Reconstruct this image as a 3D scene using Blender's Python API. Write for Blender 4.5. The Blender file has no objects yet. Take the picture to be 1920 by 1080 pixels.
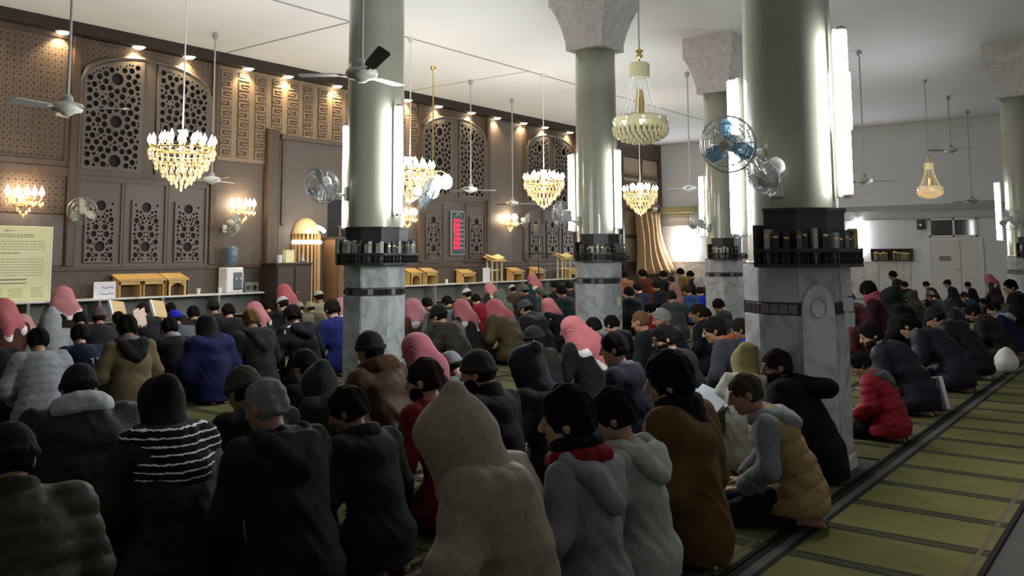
import bpy, bmesh, math, random
import numpy as np
from mathutils import Vector, Matrix

# ------------------------------------------------------------------ camera, world, exposure
scene = bpy.context.scene
COL = scene.collection
F, PX, PY, EYE = 1615.0, 960.0, 330.0, 1.5
_v1 = np.array([2205 - PX, -(473 - PY), F]); _v2 = np.array([-1150 - PX, -(492 - PY), F])
_ex = _v1 / np.linalg.norm(_v1)
_ey = _v2 - _ex * (_v2 @ _ex); _ey /= np.linalg.norm(_ey)
_ez = -np.cross(_ex, _ey)
RC = np.stack([_ex, _ey, _ez])            # camera (right, up, forward) -> world (along rows, towards front wall, up)
cam_data = bpy.data.cameras.new('camera')
cam = bpy.data.objects.new('camera', cam_data); COL.objects.link(cam)
cam_data.sensor_width = 36.0; cam_data.lens = F / 1920 * 36.0
cam_data.shift_x = 0.0; cam_data.shift_y = -(540 - PY) / 1920
cam_data.clip_end = 200
_m = Matrix.Identity(4)
for i in range(3):
    _m[i][0] = RC[i, 0]; _m[i][1] = RC[i, 1]; _m[i][2] = -RC[i, 2]
_m[2][3] = EYE
cam.matrix_world = _m
scene.camera = cam
scene.view_settings.view_transform = 'Standard'; scene.view_settings.look = 'None'
scene.view_settings.exposure = 0.14; scene.view_settings.gamma = 1.0; scene.view_settings.use_curve_mapping = False
world = bpy.data.worlds.new('world'); scene.world = world; world.use_nodes = True
world.node_tree.nodes['Background'].inputs[0].default_value = (0.01, 0.012, 0.02, 1)
world.node_tree.nodes['Background'].inputs[1].default_value = 0.2

# light strengths
W_TUBE = 38.0        # emission of fluorescent tubes
W_TUBE_AREA = 88.0  # watts of each tube's own light
W_DOWN = 120.0
W_CHAND = 75.0
W_SCONCE = 36.0

def ray(px, py):
    return RC @ np.array([(px - PX) / F, -(py - PY) / F, 1.0])
def at_y(px, py, y):
    r = ray(px, py); t = y / r[1]; return Vector((r[0] * t, y, EYE + r[2] * t))
def at_x(px, py, x):
    r = ray(px, py); t = x / r[0]; return Vector((x, r[1] * t, EYE + r[2] * t))
def at_z(px, py, z):
    r = ray(px, py); t = (z - EYE) / r[2]; return Vector((r[0] * t, r[1] * t, z))

# ------------------------------------------------------------------ materials
MATS = {}
def mat(name, color, rough=0.6, metal=0.0, emit=None, spec=0.5, alpha=None, noise=None, bump=None, trans=0.0, coat=0.0):
    if name in MATS: return MATS[name]
    m = bpy.data.materials.new(name); m.use_nodes = True; MATS[name] = m
    nt = m.node_tree; b = nt.nodes['Principled BSDF']
    b.inputs['Base Color'].default_value = (*color, 1); b.inputs['Roughness'].default_value = rough
    b.inputs['Metallic'].default_value = metal; b.inputs['Specular IOR Level'].default_value = spec
    b.inputs['Transmission Weight'].default_value = trans
    b.inputs['Coat Weight'].default_value = coat
    if emit:
        b.inputs['Emission Color'].default_value = (*emit[0], 1); b.inputs['Emission Strength'].default_value = emit[1]
    if alpha is not None: b.inputs['Alpha'].default_value = alpha
    if noise or bump:
        tc = nt.nodes.new('ShaderNodeTexCoord')
        n = nt.nodes.new('ShaderNodeTexNoise'); sc = (noise or bump)[0]
        n.inputs['Scale'].default_value = sc; n.inputs['Detail'].default_value = 5
        nt.links.new(tc.outputs['Object'], n.inputs['Vector'])
        if noise:
            r = nt.nodes.new('ShaderNodeMixRGB'); r.inputs[1].default_value = (*color, 1); r.inputs[2].default_value = (*noise[1], 1)
            ramp = nt.nodes.new('ShaderNodeValToRGB'); ramp.color_ramp.elements[0].position = .38; ramp.color_ramp.elements[1].position = .66
            nt.links.new(n.outputs['Fac'], ramp.inputs[0]); nt.links.new(ramp.outputs[0], r.inputs[0]); nt.links.new(r.outputs[0], b.inputs['Base Color'])
        if bump:
            bp = nt.nodes.new('ShaderNodeBump'); bp.inputs['Strength'].default_value = bump[1]; bp.inputs['Distance'].default_value = .02
            nt.links.new(n.outputs['Fac'], bp.inputs['Height']); nt.links.new(bp.outputs[0], b.inputs['Normal'])
    return m

def objcolor_mat(name, rough=.85, scale=60, strength=.35, pattern=None, sheen=.0):
    """cloth / hair / skin whose colour is the object's own colour"""
    m = bpy.data.materials.new(name); m.use_nodes = True; MATS[name] = m
    nt = m.node_tree; b = nt.nodes['Principled BSDF']; b.inputs['Roughness'].default_value = rough
    b.inputs['Specular IOR Level'].default_value = .25
    oi = nt.nodes.new('ShaderNodeObjectInfo'); tc = nt.nodes.new('ShaderNodeTexCoord')
    n = nt.nodes.new('ShaderNodeTexNoise'); n.inputs['Scale'].default_value = scale; n.inputs['Detail'].default_value = 4
    nt.links.new(tc.outputs['Object'], n.inputs['Vector'])
    hsv = nt.nodes.new('ShaderNodeMixRGB'); hsv.blend_type = 'MULTIPLY'; hsv.inputs[0].default_value = .5
    nt.links.new(oi.outputs['Color'], hsv.inputs[1]); nt.links.new(n.outputs['Fac'], hsv.inputs[2])
    br = nt.nodes.new('ShaderNodeMixRGB'); br.blend_type = 'MULTIPLY'; br.inputs[0].default_value = 1; br.inputs[2].default_value = (1.33, 1.33, 1.33, 1)
    nt.links.new(hsv.outputs[0], br.inputs[1]); out = br.outputs[0]
    if pattern == 'keffiyeh':     # woven red and white check
        w = []
        for d in ('X', 'Z'):
            wv = nt.nodes.new('ShaderNodeTexWave'); wv.bands_direction = d; wv.inputs['Scale'].default_value = 34; wv.inputs['Distortion'].default_value = 2.2
            nt.links.new(tc.outputs['Object'], wv.inputs['Vector']); w.append(wv)
        mx = nt.nodes.new('ShaderNodeMath'); mx.operation = 'MULTIPLY'
        nt.links.new(w[0].outputs['Fac'], mx.inputs[0]); nt.links.new(w[1].outputs['Fac'], mx.inputs[1])
        mm = nt.nodes.new('ShaderNodeMixRGB'); mm.inputs[2].default_value = (.42, .30, .30, 1)
        nt.links.new(mx.outputs[0], mm.inputs[0]); nt.links.new(out, mm.inputs[1]); out = mm.outputs[0]
    if pattern == 'stripes':      # wobbly white knitted rows on black
        wv = nt.nodes.new('ShaderNodeTexWave'); wv.bands_direction = 'Z'; wv.inputs['Scale'].default_value = 8.5
        wv.inputs['Distortion'].default_value = 1.6; wv.inputs['Detail'].default_value = 3; wv.inputs['Detail Scale'].default_value = 4
        nt.links.new(tc.outputs['Object'], wv.inputs['Vector'])
        rp = nt.nodes.new('ShaderNodeValToRGB'); rp.color_ramp.elements[0].position = .88; rp.color_ramp.elements[1].position = .95
        nt.links.new(wv.outputs['Fac'], rp.inputs[0])
        mm = nt.nodes.new('ShaderNodeMixRGB'); mm.inputs[2].default_value = (.75, .75, .78, 1)
        nt.links.new(rp.outputs[0], mm.inputs[0]); nt.links.new(out, mm.inputs[1]); out = mm.outputs[0]
    nt.links.new(out, b.inputs['Base Color'])
    if strength:
        n2 = nt.nodes.new('ShaderNodeTexNoise'); n2.inputs['Scale'].default_value = 9; n2.inputs['Detail'].default_value = 6
        nt.links.new(tc.outputs['Object'], n2.inputs['Vector'])
        bp = nt.nodes.new('ShaderNodeBump'); bp.inputs['Strength'].default_value = strength; bp.inputs['Distance'].default_value = .03
        nt.links.new(n2.outputs['Fac'], bp.inputs['Height']); nt.links.new(bp.outputs[0], b.inputs['Normal'])
    return m

M_CLOTH = objcolor_mat('cloth', .9, 45, .5)
M_PUFF = objcolor_mat('padded_cloth', .62, 30, .5)
M_KNIT = objcolor_mat('knit', .95, 160, .4)
M_KEFF = objcolor_mat('check_headcloth', .85, 40, .4, 'keffiyeh')
M_STRIPE = objcolor_mat('striped_knit', .95, 120, .3, 'stripes')
M_HAIR = objcolor_mat('hair', .95, 260, .9)
M_HAIR.node_tree.nodes['Principled BSDF'].inputs['Specular IOR Level'].default_value = .08
M_SKIN = objcolor_mat('skin', .55, 25, .1)
M_BROW = mat('brow_hair', (.02, .015, .012), .8)
M_EYE = mat('eye_white', (.30, .28, .26), .4)
M_LIP = mat('lip', (.30, .13, .11), .5)

# ------------------------------------------------------------------ mesh helpers
class MB:
    """collects simple solids and links them as ONE mesh object"""
    def __init__(s): s.v = []; s.f = []; s.mi = []; s.k = 0
    def add(s, vs, fs):
        o = len(s.v); s.v += [tuple(v) for v in vs]; s.f += [tuple(i + o for i in f) for f in fs]; s.mi += [s.k] * len(fs); return s
    def mat(s, k): s.k = k; return s
    def box(s, a, b, bev=0.0):
        x0, y0, z0 = (min(a[i], b[i]) for i in range(3)); x1, y1, z1 = (max(a[i], b[i]) for i in range(3))
        if bev <= 0:
            return s.add([(x, y, z) for x in (x0, x1) for y in (y0, y1) for z in (z0, z1)],
                         [(0, 1, 3, 2), (4, 6, 7, 5), (0, 4, 5, 1), (2, 3, 7, 6), (0, 2, 6, 4), (1, 5, 7, 3)])
        bev = min(bev, (x1 - x0) * .49, (y1 - y0) * .49, (z1 - z0) * .49)
        bm = bmesh.new(); bmesh.ops.create_cube(bm, size=1)
        for v in bm.verts: v.co = Vector(((x0 + x1) / 2 + v.co.x * (x1 - x0), (y0 + y1) / 2 + v.co.y * (y1 - y0), (z0 + z1) / 2 + v.co.z * (z1 - z0)))
        bmesh.ops.bevel(bm, geom=list(bm.edges), offset=bev, segments=1, affect='EDGES')
        bm.verts.index_update()
        s.add([v.co[:] for v in bm.verts], [[v.index for v in f.verts] for f in bm.faces]); bm.free(); return s
    def obox(s, c, u, v, w):          # oriented box: centre and three half vectors
        c, u, v, w = map(Vector, (c, u, v, w))
        return s.add([c + i * u + j * v + k * w for i in (-1, 1) for j in (-1, 1) for k in (-1, 1)],
                     [(0, 1, 3, 2), (4, 6, 7, 5), (0, 4, 5, 1), (2, 3, 7, 6), (0, 2, 6, 4), (1, 5, 7, 3)])
    def tube(s, pts, r, n=8, caps=True):
        pts = [Vector(p) for p in pts]; rs = r if isinstance(r, (list, tuple)) else [r] * len(pts)
        rings = []; prev = None
        for i, p in enumerate(pts):
            d = (pts[min(i + 1, len(pts) - 1)] - pts[max(i - 1, 0)]).normalized()
            if prev is None:
                a = Vector((0, 0, 1)) if abs(d.z) < .9 else Vector((1, 0, 0)); u = d.cross(a).normalized()
            else: u = (prev - d * prev.dot(d)).normalized()
            prev = u; w = d.cross(u)
            rings.append([p + (u * math.cos(2 * math.pi * k / n) + w * math.sin(2 * math.pi * k / n)) * rs[i] for k in range(n)])
        vs = [v for g in rings for v in g]; fs = []
        for i in range(len(pts) - 1):
            for k in range(n): fs.append((i * n + k, i * n + (k + 1) % n, (i + 1) * n + (k + 1) % n, (i + 1) * n + k))
        if caps: fs += [tuple(range(n))[::-1], tuple(range((len(pts) - 1) * n, len(pts) * n))]
        return s.add(vs, fs)
    def lathe(s, prof, c=(0, 0, 0), n=24, close=True, ph=0.0):    # prof: (r, z)
        vs = []; fs = []; m = len(prof)
        for r, z in prof:
            for k in range(n):
                a = 2 * math.pi * k / n + ph; vs.append((c[0] + r * math.cos(a), c[1] + r * math.sin(a), c[2] + z))
        for i in range(m - 1):
            for k in range(n): fs.append((i * n + k, i * n + (k + 1) % n, (i + 1) * n + (k + 1) % n, (i + 1) * n + k))
        if close: fs += [tuple(range(n))[::-1], tuple(range((m - 1) * n, m * n))]
        return s.add(vs, fs)
    def ball(s, c, r, n=8, m=6, sc=(1, 1, 1)):
        prof = [(max(1e-4, math.sin(math.pi * i / m)) * r, -math.cos(math.pi * i / m) * r) for i in range(m + 1)]
        o = len(s.v); s.lathe(prof, (0, 0, 0), n)
        for i in range(o, len(s.v)):
            x, y, z = s.v[i]; s.v[i] = (c[0] + x * sc[0], c[1] + y * sc[1], c[2] + z * sc[2])
        return s
    def prism(s, poly, t0, t1, fn):   # poly of (a,b); fn(a,b,t) -> point
        n = len(poly); vs = [fn(a, b, t0) for a, b in poly] + [fn(a, b, t1) for a, b in poly]
        return s.add(vs, [tuple(range(n))[::-1], tuple(range(n, 2 * n))] + [(i, (i + 1) % n, n + (i + 1) % n, n + i) for i in range(n)])
    def mesh(s, name, mats, smooth=False):
        me = bpy.data.meshes.new(name); me.from_pydata([tuple(v) for v in s.v], [], s.f)
        for m in (mats if isinstance(mats, (list, tuple)) else [mats]): me.materials.append(m)
        if any(s.mi): me.polygons.foreach_set('material_index', s.mi)
        if smooth: me.polygons.foreach_set('use_smooth', [True] * len(s.f))
        bm = bmesh.new(); bm.from_mesh(me); bmesh.ops.recalc_face_normals(bm, faces=list(bm.faces)); bm.to_mesh(me); bm.free()
        me.update(); return me
    def build(s, name, mats, parent=None, smooth=False, origin=None):
        """links the mesh; the origin is moved to the given point (world, or parent's space)"""
        if origin is not None:
            s.v = [(v[0] - origin[0], v[1] - origin[1], v[2] - origin[2]) for v in s.v]
        o = bpy.data.objects.new(name, s.mesh(name, mats, smooth)); COL.objects.link(o)
        if origin is not None: o.location = origin
        if parent: o.parent = parent
        return o

def link(name, me, parent=None, loc=(0, 0, 0), rot=(0, 0, 0), sc=1.0):
    o = bpy.data.objects.new(name, me); COL.objects.link(o); o.location = loc; o.rotation_euler = rot
    o.scale = (sc, sc, sc) if not isinstance(sc, tuple) else sc
    if parent: o.parent = parent
    return o
def tag(o, label, cat, group=None):
    o['label'] = label; o['category'] = cat
    if group: o['group'] = group
    return o
def thing(name, label, cat, loc=(0, 0, 0), rotz=0.0, group=None):
    o = bpy.data.objects.new(name, None); COL.objects.link(o); o.location = loc; o.rotation_euler = (0, 0, rotz); o.empty_display_size = .1
    return tag(o, label, cat, group)
def struct(o): o['kind'] = 'structure'; return o
def dup(root, loc, rotz=0.0, label=None, group=None, sc=None):
    r = root.copy(); COL.objects.link(r); r.location = loc; r.rotation_euler = (0, 0, rotz)
    if sc: r.scale = (sc, sc, sc)
    if label: r['label'] = label
    if group: r['group'] = group
    for ch in list(root.children):
        c = ch.copy(); COL.objects.link(c); c.parent = r
        for g in list(ch.children):
            d = g.copy(); COL.objects.link(d); d.parent = c
    return r
def lamp(name, kind, loc, watts, color, parent=None, **kw):
    l = bpy.data.lights.new(name, kind); l.energy = watts; l.color = color
    for k, v in kw.items(): setattr(l, k, v)
    o = bpy.data.objects.new(name, l); COL.objects.link(o); o.location = loc
    if parent: o.parent = parent
    return o
def text_mesh(body, size, extr=.002):
    c = bpy.data.curves.new('lettering', 'FONT'); c.body = body; c.size = size; c.extrude = extr; c.align_x = 'CENTER'; c.align_y = 'CENTER'
    o = bpy.data.objects.new('lettering', c); COL.objects.link(o)
    me = bpy.data.meshes.new_from_object(o.evaluated_get(bpy.context.evaluated_depsgraph_get())); bpy.data.objects.remove(o); return me
def plate_with_holes(name, outer, holes, thick, m):
    """flat plate in the local xz plane (thickness along y) with real holes, from a filled 2-D curve"""
    c = bpy.data.curves.new(name, 'CURVE'); c.dimensions = '2D'; c.fill_mode = 'BOTH'; c.extrude = thick / 2
    for poly in [outer] + holes:
        sp = c.splines.new('POLY'); sp.points.add(len(poly) - 1); sp.use_cyclic_u = True
        for p, (a, b) in zip(sp.points, poly): p.co = (a, b, 0, 1)
    o = bpy.data.objects.new(name, c); COL.objects.link(o)
    me = bpy.data.meshes.new_from_object(o.evaluated_get(bpy.context.evaluated_depsgraph_get())); bpy.data.objects.remove(o)
    me.transform(Matrix.Rotation(math.pi / 2, 4, 'X')); me.materials.clear(); me.materials.append(m); return me

# ------------------------------------------------------------------ surface materials with patterns
def nodes_of(m): return m.node_tree, m.node_tree.nodes['Principled BSDF']
def math_node(nt, op, a, b=None, c=None):
    n = nt.nodes.new('ShaderNodeMath'); n.operation = op
    for i, x in enumerate((a, b, c)):
        if x is None: continue
        if isinstance(x, (int, float)): n.inputs[i].default_value = x
        else: nt.links.new(x, n.inputs[i])
    return n.outputs[0]
def band(nt, coord, period, offset, half):
    """1 where coord is within half of offset (mod period)"""
    w = math_node(nt, 'PINGPONG', math_node(nt, 'SUBTRACT', coord, offset), period / 2)
    return math_node(nt, 'LESS_THAN', w, half)
def line(nt, coord, at, half):
    return math_node(nt, 'LESS_THAN', math_node(nt, 'ABSOLUTE', math_node(nt, 'SUBTRACT', coord, at)), half)
def mixc(nt, fac, a, b):
    n = nt.nodes.new('ShaderNodeMixRGB')
    for i, x in enumerate((fac, a, b)):
        if isinstance(x, tuple): n.inputs[i].default_value = (*x, 1)
        elif isinstance(x, (int, float)): n.inputs[i].default_value = x
        else: nt.links.new(x, n.inputs[i])
    return n.outputs[0]
def carpet_mat(name, width, olive=(.34, .315, .10)):
    m = mat(name, olive, .95, spec=.1); nt, b = nodes_of(m)
    tc = nt.nodes.new('ShaderNodeTexCoord'); sx = nt.nodes.new('ShaderNodeSeparateXYZ'); nt.links.new(tc.outputs['Object'], sx.inputs[0])
    x, y = sx.outputs[0], sx.outputs[1]
    n = nt.nodes.new('ShaderNodeTexNoise'); n.inputs['Scale'].default_value = 3.5; n.inputs['Detail'].default_value = 8; nt.links.new(tc.outputs['Object'], n.inputs[0])
    c = mixc(nt, n.outputs['Fac'], tuple(v * .72 for v in olive), tuple(v * 1.2 for v in olive))
    g = band(nt, x, .56, 0, .052); c = mixc(nt, g, c, (.075, .066, .034))
    for o, h in ((.038, .015), (-.038, .015), (0, .008)): c = mixc(nt, band(nt, x, .56, o, h), c, (.03, .025, .018))
    # borders along both long edges
    c = mixc(nt, line(nt, y, .07, .012), c, (.11, .085, .055))
    c = mixc(nt, math_node(nt, 'GREATER_THAN', y, width - .12), c, (.085, .08, .065))
    for o, h in ((width - .105, .017), (width - .02, .02)): c = mixc(nt, line(nt, y, o, h), c, (.018, .016, .015))
    c = mixc(nt, line(nt, y, .012, .014), c, (.02, .016, .015))
    nt.links.new(c, b.inputs['Base Color'])
    bp = nt.nodes.new('ShaderNodeBump'); bp.inputs['Strength'].default_value = .4; bp.inputs['Distance'].default_value = .005
    n2 = nt.nodes.new('ShaderNodeTexNoise'); n2.inputs['Scale'].default_value = 250; nt.links.new(tc.outputs['Object'], n2.inputs[0])
    nt.links.new(n2.outputs['Fac'], bp.inputs['Height']); nt.links.new(bp.outputs[0], b.inputs['Normal'])
    return m
def marble_mat(name, c0, c1, scale=2.2, rough=.25):
    m = mat(name, c0, rough); nt, b = nodes_of(m)
    g = nt.nodes.new('ShaderNodeNewGeometry'); n = nt.nodes.new('ShaderNodeTexNoise'); n.inputs['Scale'].default_value = scale
    n.inputs['Detail'].default_value = 9; n.inputs['Distortion'].default_value = 2.2; n.inputs['Roughness'].default_value = .65
    nt.links.new(g.outputs['Position'], n.inputs[0])
    r = nt.nodes.new('ShaderNodeValToRGB'); r.color_ramp.elements[0].position = .40; r.color_ramp.elements[0].color = (*c1, 1)
    r.color_ramp.elements[1].position = .56; r.color_ramp.elements[1].color = (*c0, 1)
    nt.links.new(n.outputs['Fac'], r.inputs[0]); nt.links.new(r.outputs[0], b.inputs['Base Color']); return m
def star_wood(name, c0, c1, period=.155):
    """wood fretwork of small eight-pointed stars, too small to cut out"""
    m = mat(name, c0, .55, spec=.3); nt, b = nodes_of(m)
    g = nt.nodes.new('ShaderNodeNewGeometry'); s = nt.nodes.new('ShaderNodeSeparateXYZ'); nt.links.new(g.outputs['Position'], s.inputs[0])
    def cell(c, off): return math_node(nt, 'PINGPONG', math_node(nt, 'ADD', c, off), period / 2)
    hs = []
    for ox, oz, k in ((0, 0, .36), (period / 2, period / 2, .23), (period / 2, 0, .14), (0, period / 2, .14)):
        a, c = cell(s.outputs[0], ox), cell(s.outputs[2], oz)
        d1 = math_node(nt, 'MAXIMUM', a, c); d2 = math_node(nt, 'MULTIPLY', math_node(nt, 'ADD', a, c), .707)
        hs.append(math_node(nt, 'LESS_THAN', math_node(nt, 'MINIMUM', d1, d2), period * k * .62))
    h = hs[0]
    for q in hs[1:]: h = math_node(nt, 'MAXIMUM', h, q)
    n = nt.nodes.new('ShaderNodeTexNoise'); n.inputs['Scale'].default_value = 6; n.inputs['Detail'].default_value = 6; nt.links.new(g.outputs['Position'], n.inputs[0])
    base = mixc(nt, n.outputs['Fac'], tuple(v * .75 for v in c0), tuple(v * 1.2 for v in c0))
    nt.links.new(mixc(nt, h, base, c1), b.inputs['Base Color'])
    bp = nt.nodes.new('ShaderNodeBump'); bp.inputs['Strength'].default_value = .6; bp.inputs['Distance'].default_value = .015; bp.invert = True
    nt.links.new(h, bp.inputs['Height']); nt.links.new(bp.outputs[0], b.inputs['Normal']); return m
def wood_mat(name, c0, c1, scale=5, rough=.45, axis=(1, 1, .12)):
    m = mat(name, c0, rough, spec=.35); nt, b = nodes_of(m)
    tc = nt.nodes.new('ShaderNodeTexCoord'); mp = nt.nodes.new('ShaderNodeMapping'); mp.inputs['Scale'].default_value = axis
    nt.links.new(tc.outputs['Object'], mp.inputs[0]); n = nt.nodes.new('ShaderNodeTexNoise'); n.inputs['Scale'].default_value = scale
    n.inputs['Detail'].default_value = 8; n.inputs['Distortion'].default_value = .8; nt.links.new(mp.outputs[0], n.inputs[0])
    r = nt.nodes.new('ShaderNodeValToRGB'); r.color_ramp.elements[0].position = .33; r.color_ramp.elements[0].color = (*c1, 1)
    r.color_ramp.elements[1].position = .68; r.color_ramp.elements[1].color = (*c0, 1)
    nt.links.new(n.outputs['Fac'], r.inputs[0]); nt.links.new(r.outputs[0], b.inputs['Base Color']); return m

M_CEIL = mat('ceiling_plaster', (.80, .80, .80), .9, noise=(.5, (.78, .78, .78)))
M_WHITE = mat('white_wall_plaster', (.74, .75, .77), .85, noise=(.8, (.71, .72, .74)))
M_MARBLE = marble_mat('grey_marble', (.52, .54, .54), (.33, .35, .36))
M_MARBLE2 = marble_mat('pale_marble', (.66, .65, .64), (.47, .46, .46), 3.0)
M_CAPITAL = marble_mat('capital_stone', (.62, .585, .55), (.50, .46, .43), 4.5, .6)
M_SHAFT = mat('cream_gloss_paint', (.36, .36, .275), .3, spec=.5, noise=(1.2, (.32, .32, .245)), coat=.7)
M_MORTAR = mat('mortar', (.16, .16, .16), .9)
M_TILE = mat('black_tile', (.02, .022, .025), .2)
M_TILE2 = mat('grey_tile', (.2, .21, .21), .25)
M_WALLWOOD = wood_mat('wall_wood', (0.124, 0.090, 0.069), (0.088, 0.062, 0.048), 4)
M_WALLWOOD2 = wood_mat('wall_wood_grey', (0.126, 0.100, 0.084), (0.104, 0.080, 0.068), 3)
M_STAR = star_wood('star_fretwork', (0.124, 0.084, 0.058), (0.058, 0.035, 0.024), .115)
M_STARFINE = star_wood('star_fretwork_fine', (0.115, 0.087, 0.070), (0.085, 0.061, 0.049), .09)
M_TRIMWOOD = wood_mat('trim_wood', (.105, .062, .040), (.065, .038, .025), 6)
M_DARKWOOD = wood_mat('dark_wood', (.035, .022, .016), (.02, .013, .01), 6)
M_SHELF = mat('black_stained_wood', (.022, .020, .017), .38, noise=(9, (.012, .011, .010)))
M_PINE = wood_mat('honey_wood', (.62, .40, .15), (.48, .29, .10), 6)
M_GOLDSLAT = wood_mat('light_slat_wood', (.60, .38, .19), (.45, .27, .12), 6)
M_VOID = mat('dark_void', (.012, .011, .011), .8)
M_MOTIF = wood_mat('carved_wood', (.25, .178, .113), (.19, .13, .08), 5)
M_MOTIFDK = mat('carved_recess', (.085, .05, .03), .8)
M_TUBE = mat('lit_tube', (1, 1, 1), .4, emit=((.95, .99, 1.0), W_TUBE))
M_BATTEN = mat('white_batten', (.6, .61, .55), .5)
M_STEEL = mat('grey_steel', (.32, .33, .33), .35, .6)
M_IVORY = mat('ivory_plastic', (.55, .54, .45), .45)
M_GREYMETAL = mat('fan_grey', (.38, .39, .38), .4, .3)
M_BLADEDK = mat('fan_blade_dark', (.10, .11, .105), .5)
M_GOLD = mat('brass', (.75, .52, .19), .28, 1.0)
M_BULB = mat('lit_bulb', (1, 1, 1), .4, emit=((1, .93, .80), 14))
M_GLOBE = mat('lit_globe', (1, 1, 1), .4, emit=((.95, 1.0, .93), 6))
M_DOWN = mat('lit_downlight', (1, 1, 1), .4, emit=((1, .86, .6), 16))
M_SCONCE = mat('lit_sconce', (1, 1, 1), .4, emit=((1, .84, .55), 9))
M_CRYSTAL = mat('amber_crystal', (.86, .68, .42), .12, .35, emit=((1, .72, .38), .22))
M_CRYSTALGR = mat('olive_crystal', (.60, .53, .32), .18, .35)
M_CRYSTALCL = mat('clear_crystal', (.78, .77, .74), .1, .2)
M_RED = mat('lit_red_digits', (.5, 0, .02), .5, emit=((1, .01, .06), 2.2))
M_PAPER = mat('white_paper', (.74, .75, .80), .8)
M_YPAPER = mat('yellow_board', (.70, .66, .36), .7, noise=(1.5, (.70, .68, .47)))
M_INK = mat('grey_ink', (.22, .20, .14), .8)
M_BLUEINK = mat('blue_ink', (.10, .12, .55), .8)
M_BLACK = mat('black_plastic', (.012, .012, .014), .4)
M_GLASSDK = mat('dark_glass', (.03, .035, .038), .06, spec=.8)
M_WHITEPL = mat('white_plastic', (.75, .76, .76), .4)
M_WATER = mat('blue_bottle', (.14, .20, .27), .12, trans=.3)
M_CURTAIN = mat('brown_curtain', (.31, .19, .09), .9, noise=(6, (.25, .15, .07)))
M_CAGE = mat('fan_cage_wire', (.35, .36, .36), .35, .6)
M_BLUEBL = mat('blue_blade', (.16, .30, .42), .2, trans=.35)
M_GREYBL = mat('grey_blade', (.42, .45, .45), .35)

# ------------------------------------------------------------------ room shell
HC, YW, XR, XL, YB = 5.8, 15.9, 30.4, -6.0, -6.0
struct(MB().box((XL, YB, -.12), (XR, YW, 0)).build('floor', mat('grey_floor_carpet', (.060, .055, .045), .95, noise=(5, (.05, .045, .038)))))
struct(MB().box((XL, YB, HC), (XR + .2, YW + .2, HC + .15)).build('ceiling', M_CEIL))
struct(MB().box((XL - .2, YB, -.12), (XL, YW, HC)).build('wall_left', M_WHITE))
struct(MB().box((XL - .2, YB - .2, -.12), (XR + .2, YB, HC)).build('wall_back', M_WHITE))
wall_right = struct(MB().box((XR, YB, -.12), (XR + .2, YW + .2, HC)).build('wall_right', M_WHITE))
wall_front = struct(MB().box((XL - .2, YW, -.12), (XR, YW + .2, HC)).build('wall_front', M_WALLWOOD))
# ceiling joints: dark slivers let into the plaster
M_JOINT = mat('joint_shadow_strip', (.30, .29, .28), .9)
for i, (a, b) in enumerate((((XL, 11.72, HC - .004), (XR, 11.78, HC + .02)), ((10.47, 11.78, HC - .004), (10.52, YW - .3, HC + .02)), ((15.95, 11.78, HC - .003), (15.99, YW - .3, HC + .02)))):
    struct(MB().box(a, b).build('trim_%d' % (i + 1), M_JOINT))
# soft step in the ceiling near the right wall, and ledge mouldings on the right wall
struct(MB().box((XR - .10, YB, 2.92), (XR, YW, 3.10)).build('trim_4', mat('grey_ledge', (.42, .42, .43), .8)))
struct(MB().box((XR - .05, YB, 2.62), (XR, YW, 2.67)).build('trim_5', MATS['grey_ledge']))
struct(MB().box((XR - .02, YB, 2.67), (XR, YW, 2.92)).build('trim_6', mat('pale_frieze', (.55, .55, .56), .8)))
# marble wainscot of the right wall: slab by slab
slab = MB().box((-.03, -.49, 0), (0, .49, 1.22), .006).mesh('marble_slab', M_MARBLE2)
for k in range(14):
    y = 15.4 - k
    if 4.3 < y < 6.8: continue
    link('marble_slab', slab, wall_right, (XR, y, 0))
struct(MB().box((XR - .045, 6.62, 1.22), (XR, YW, 1.26)).build('trim_7', M_MARBLE2))

# prayer carpets, strip by strip
cm0 = carpet_mat('aisle_carpet', .95, (.122, .113, .037))
cm = carpet_mat('row_carpet', 1.24, (.12, .115, .045))
ordn = ['first', 'second', 'third', 'fourth', 'fifth', 'sixth', 'seventh', 'eighth', 'ninth', 'tenth', 'eleventh']
o = MB().box((0, 0, 0), (33, .95, .012)).build('prayer_carpet', cm0); o.location = (4.96 - .56 * 18, .80, 0)
tag(o, 'olive prayer carpet with double cross lines along the empty aisle at right', 'carpet', 'prayer carpets in strips')
CX0 = 4.96 - .56 * 18
def strip(y0, feet):
    b = MB(); x = 0
    for fx, fy in sorted(feet):
        a = fx - CX0; b.box((x, 0, 0), (a - .43, 1.24, .012)); lo, hi = fy - .43 - y0, fy + .43 - y0; x = a + .43
        if lo > .02: b.box((a - .43, 0, 0), (a + .43, lo, .012))
        if hi < 1.22: b.box((a - .43, hi, 0), (a + .43, 1.24, .012))
    return b.box((x, 0, 0), (33, 1.24, .012)).mesh('prayer_carpet', cm)
rowme = strip(0, [])
for k in range(11):
    o = link('prayer_carpet', strip(1.765, [(6.3, 2.23), (20.3, 2.42)]) if k == 0 else strip(6.765, [(6.75, 7.12), (11.35, 7.05), (16.0, 7.05)]) if k == 4 else strip(5.515, [(6.75, 7.12), (11.35, 7.05), (16.0, 7.05)]) if k == 3 else rowme, None, (4.96 - .56 * 18, 1.765 + 1.25 * k, 0))
    tag(o, 'dim green prayer carpet strip under the %s row of kneeling men' % (ordn[k] if k else 'nearest'), 'carpet', 'prayer carpets in strips')

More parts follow.
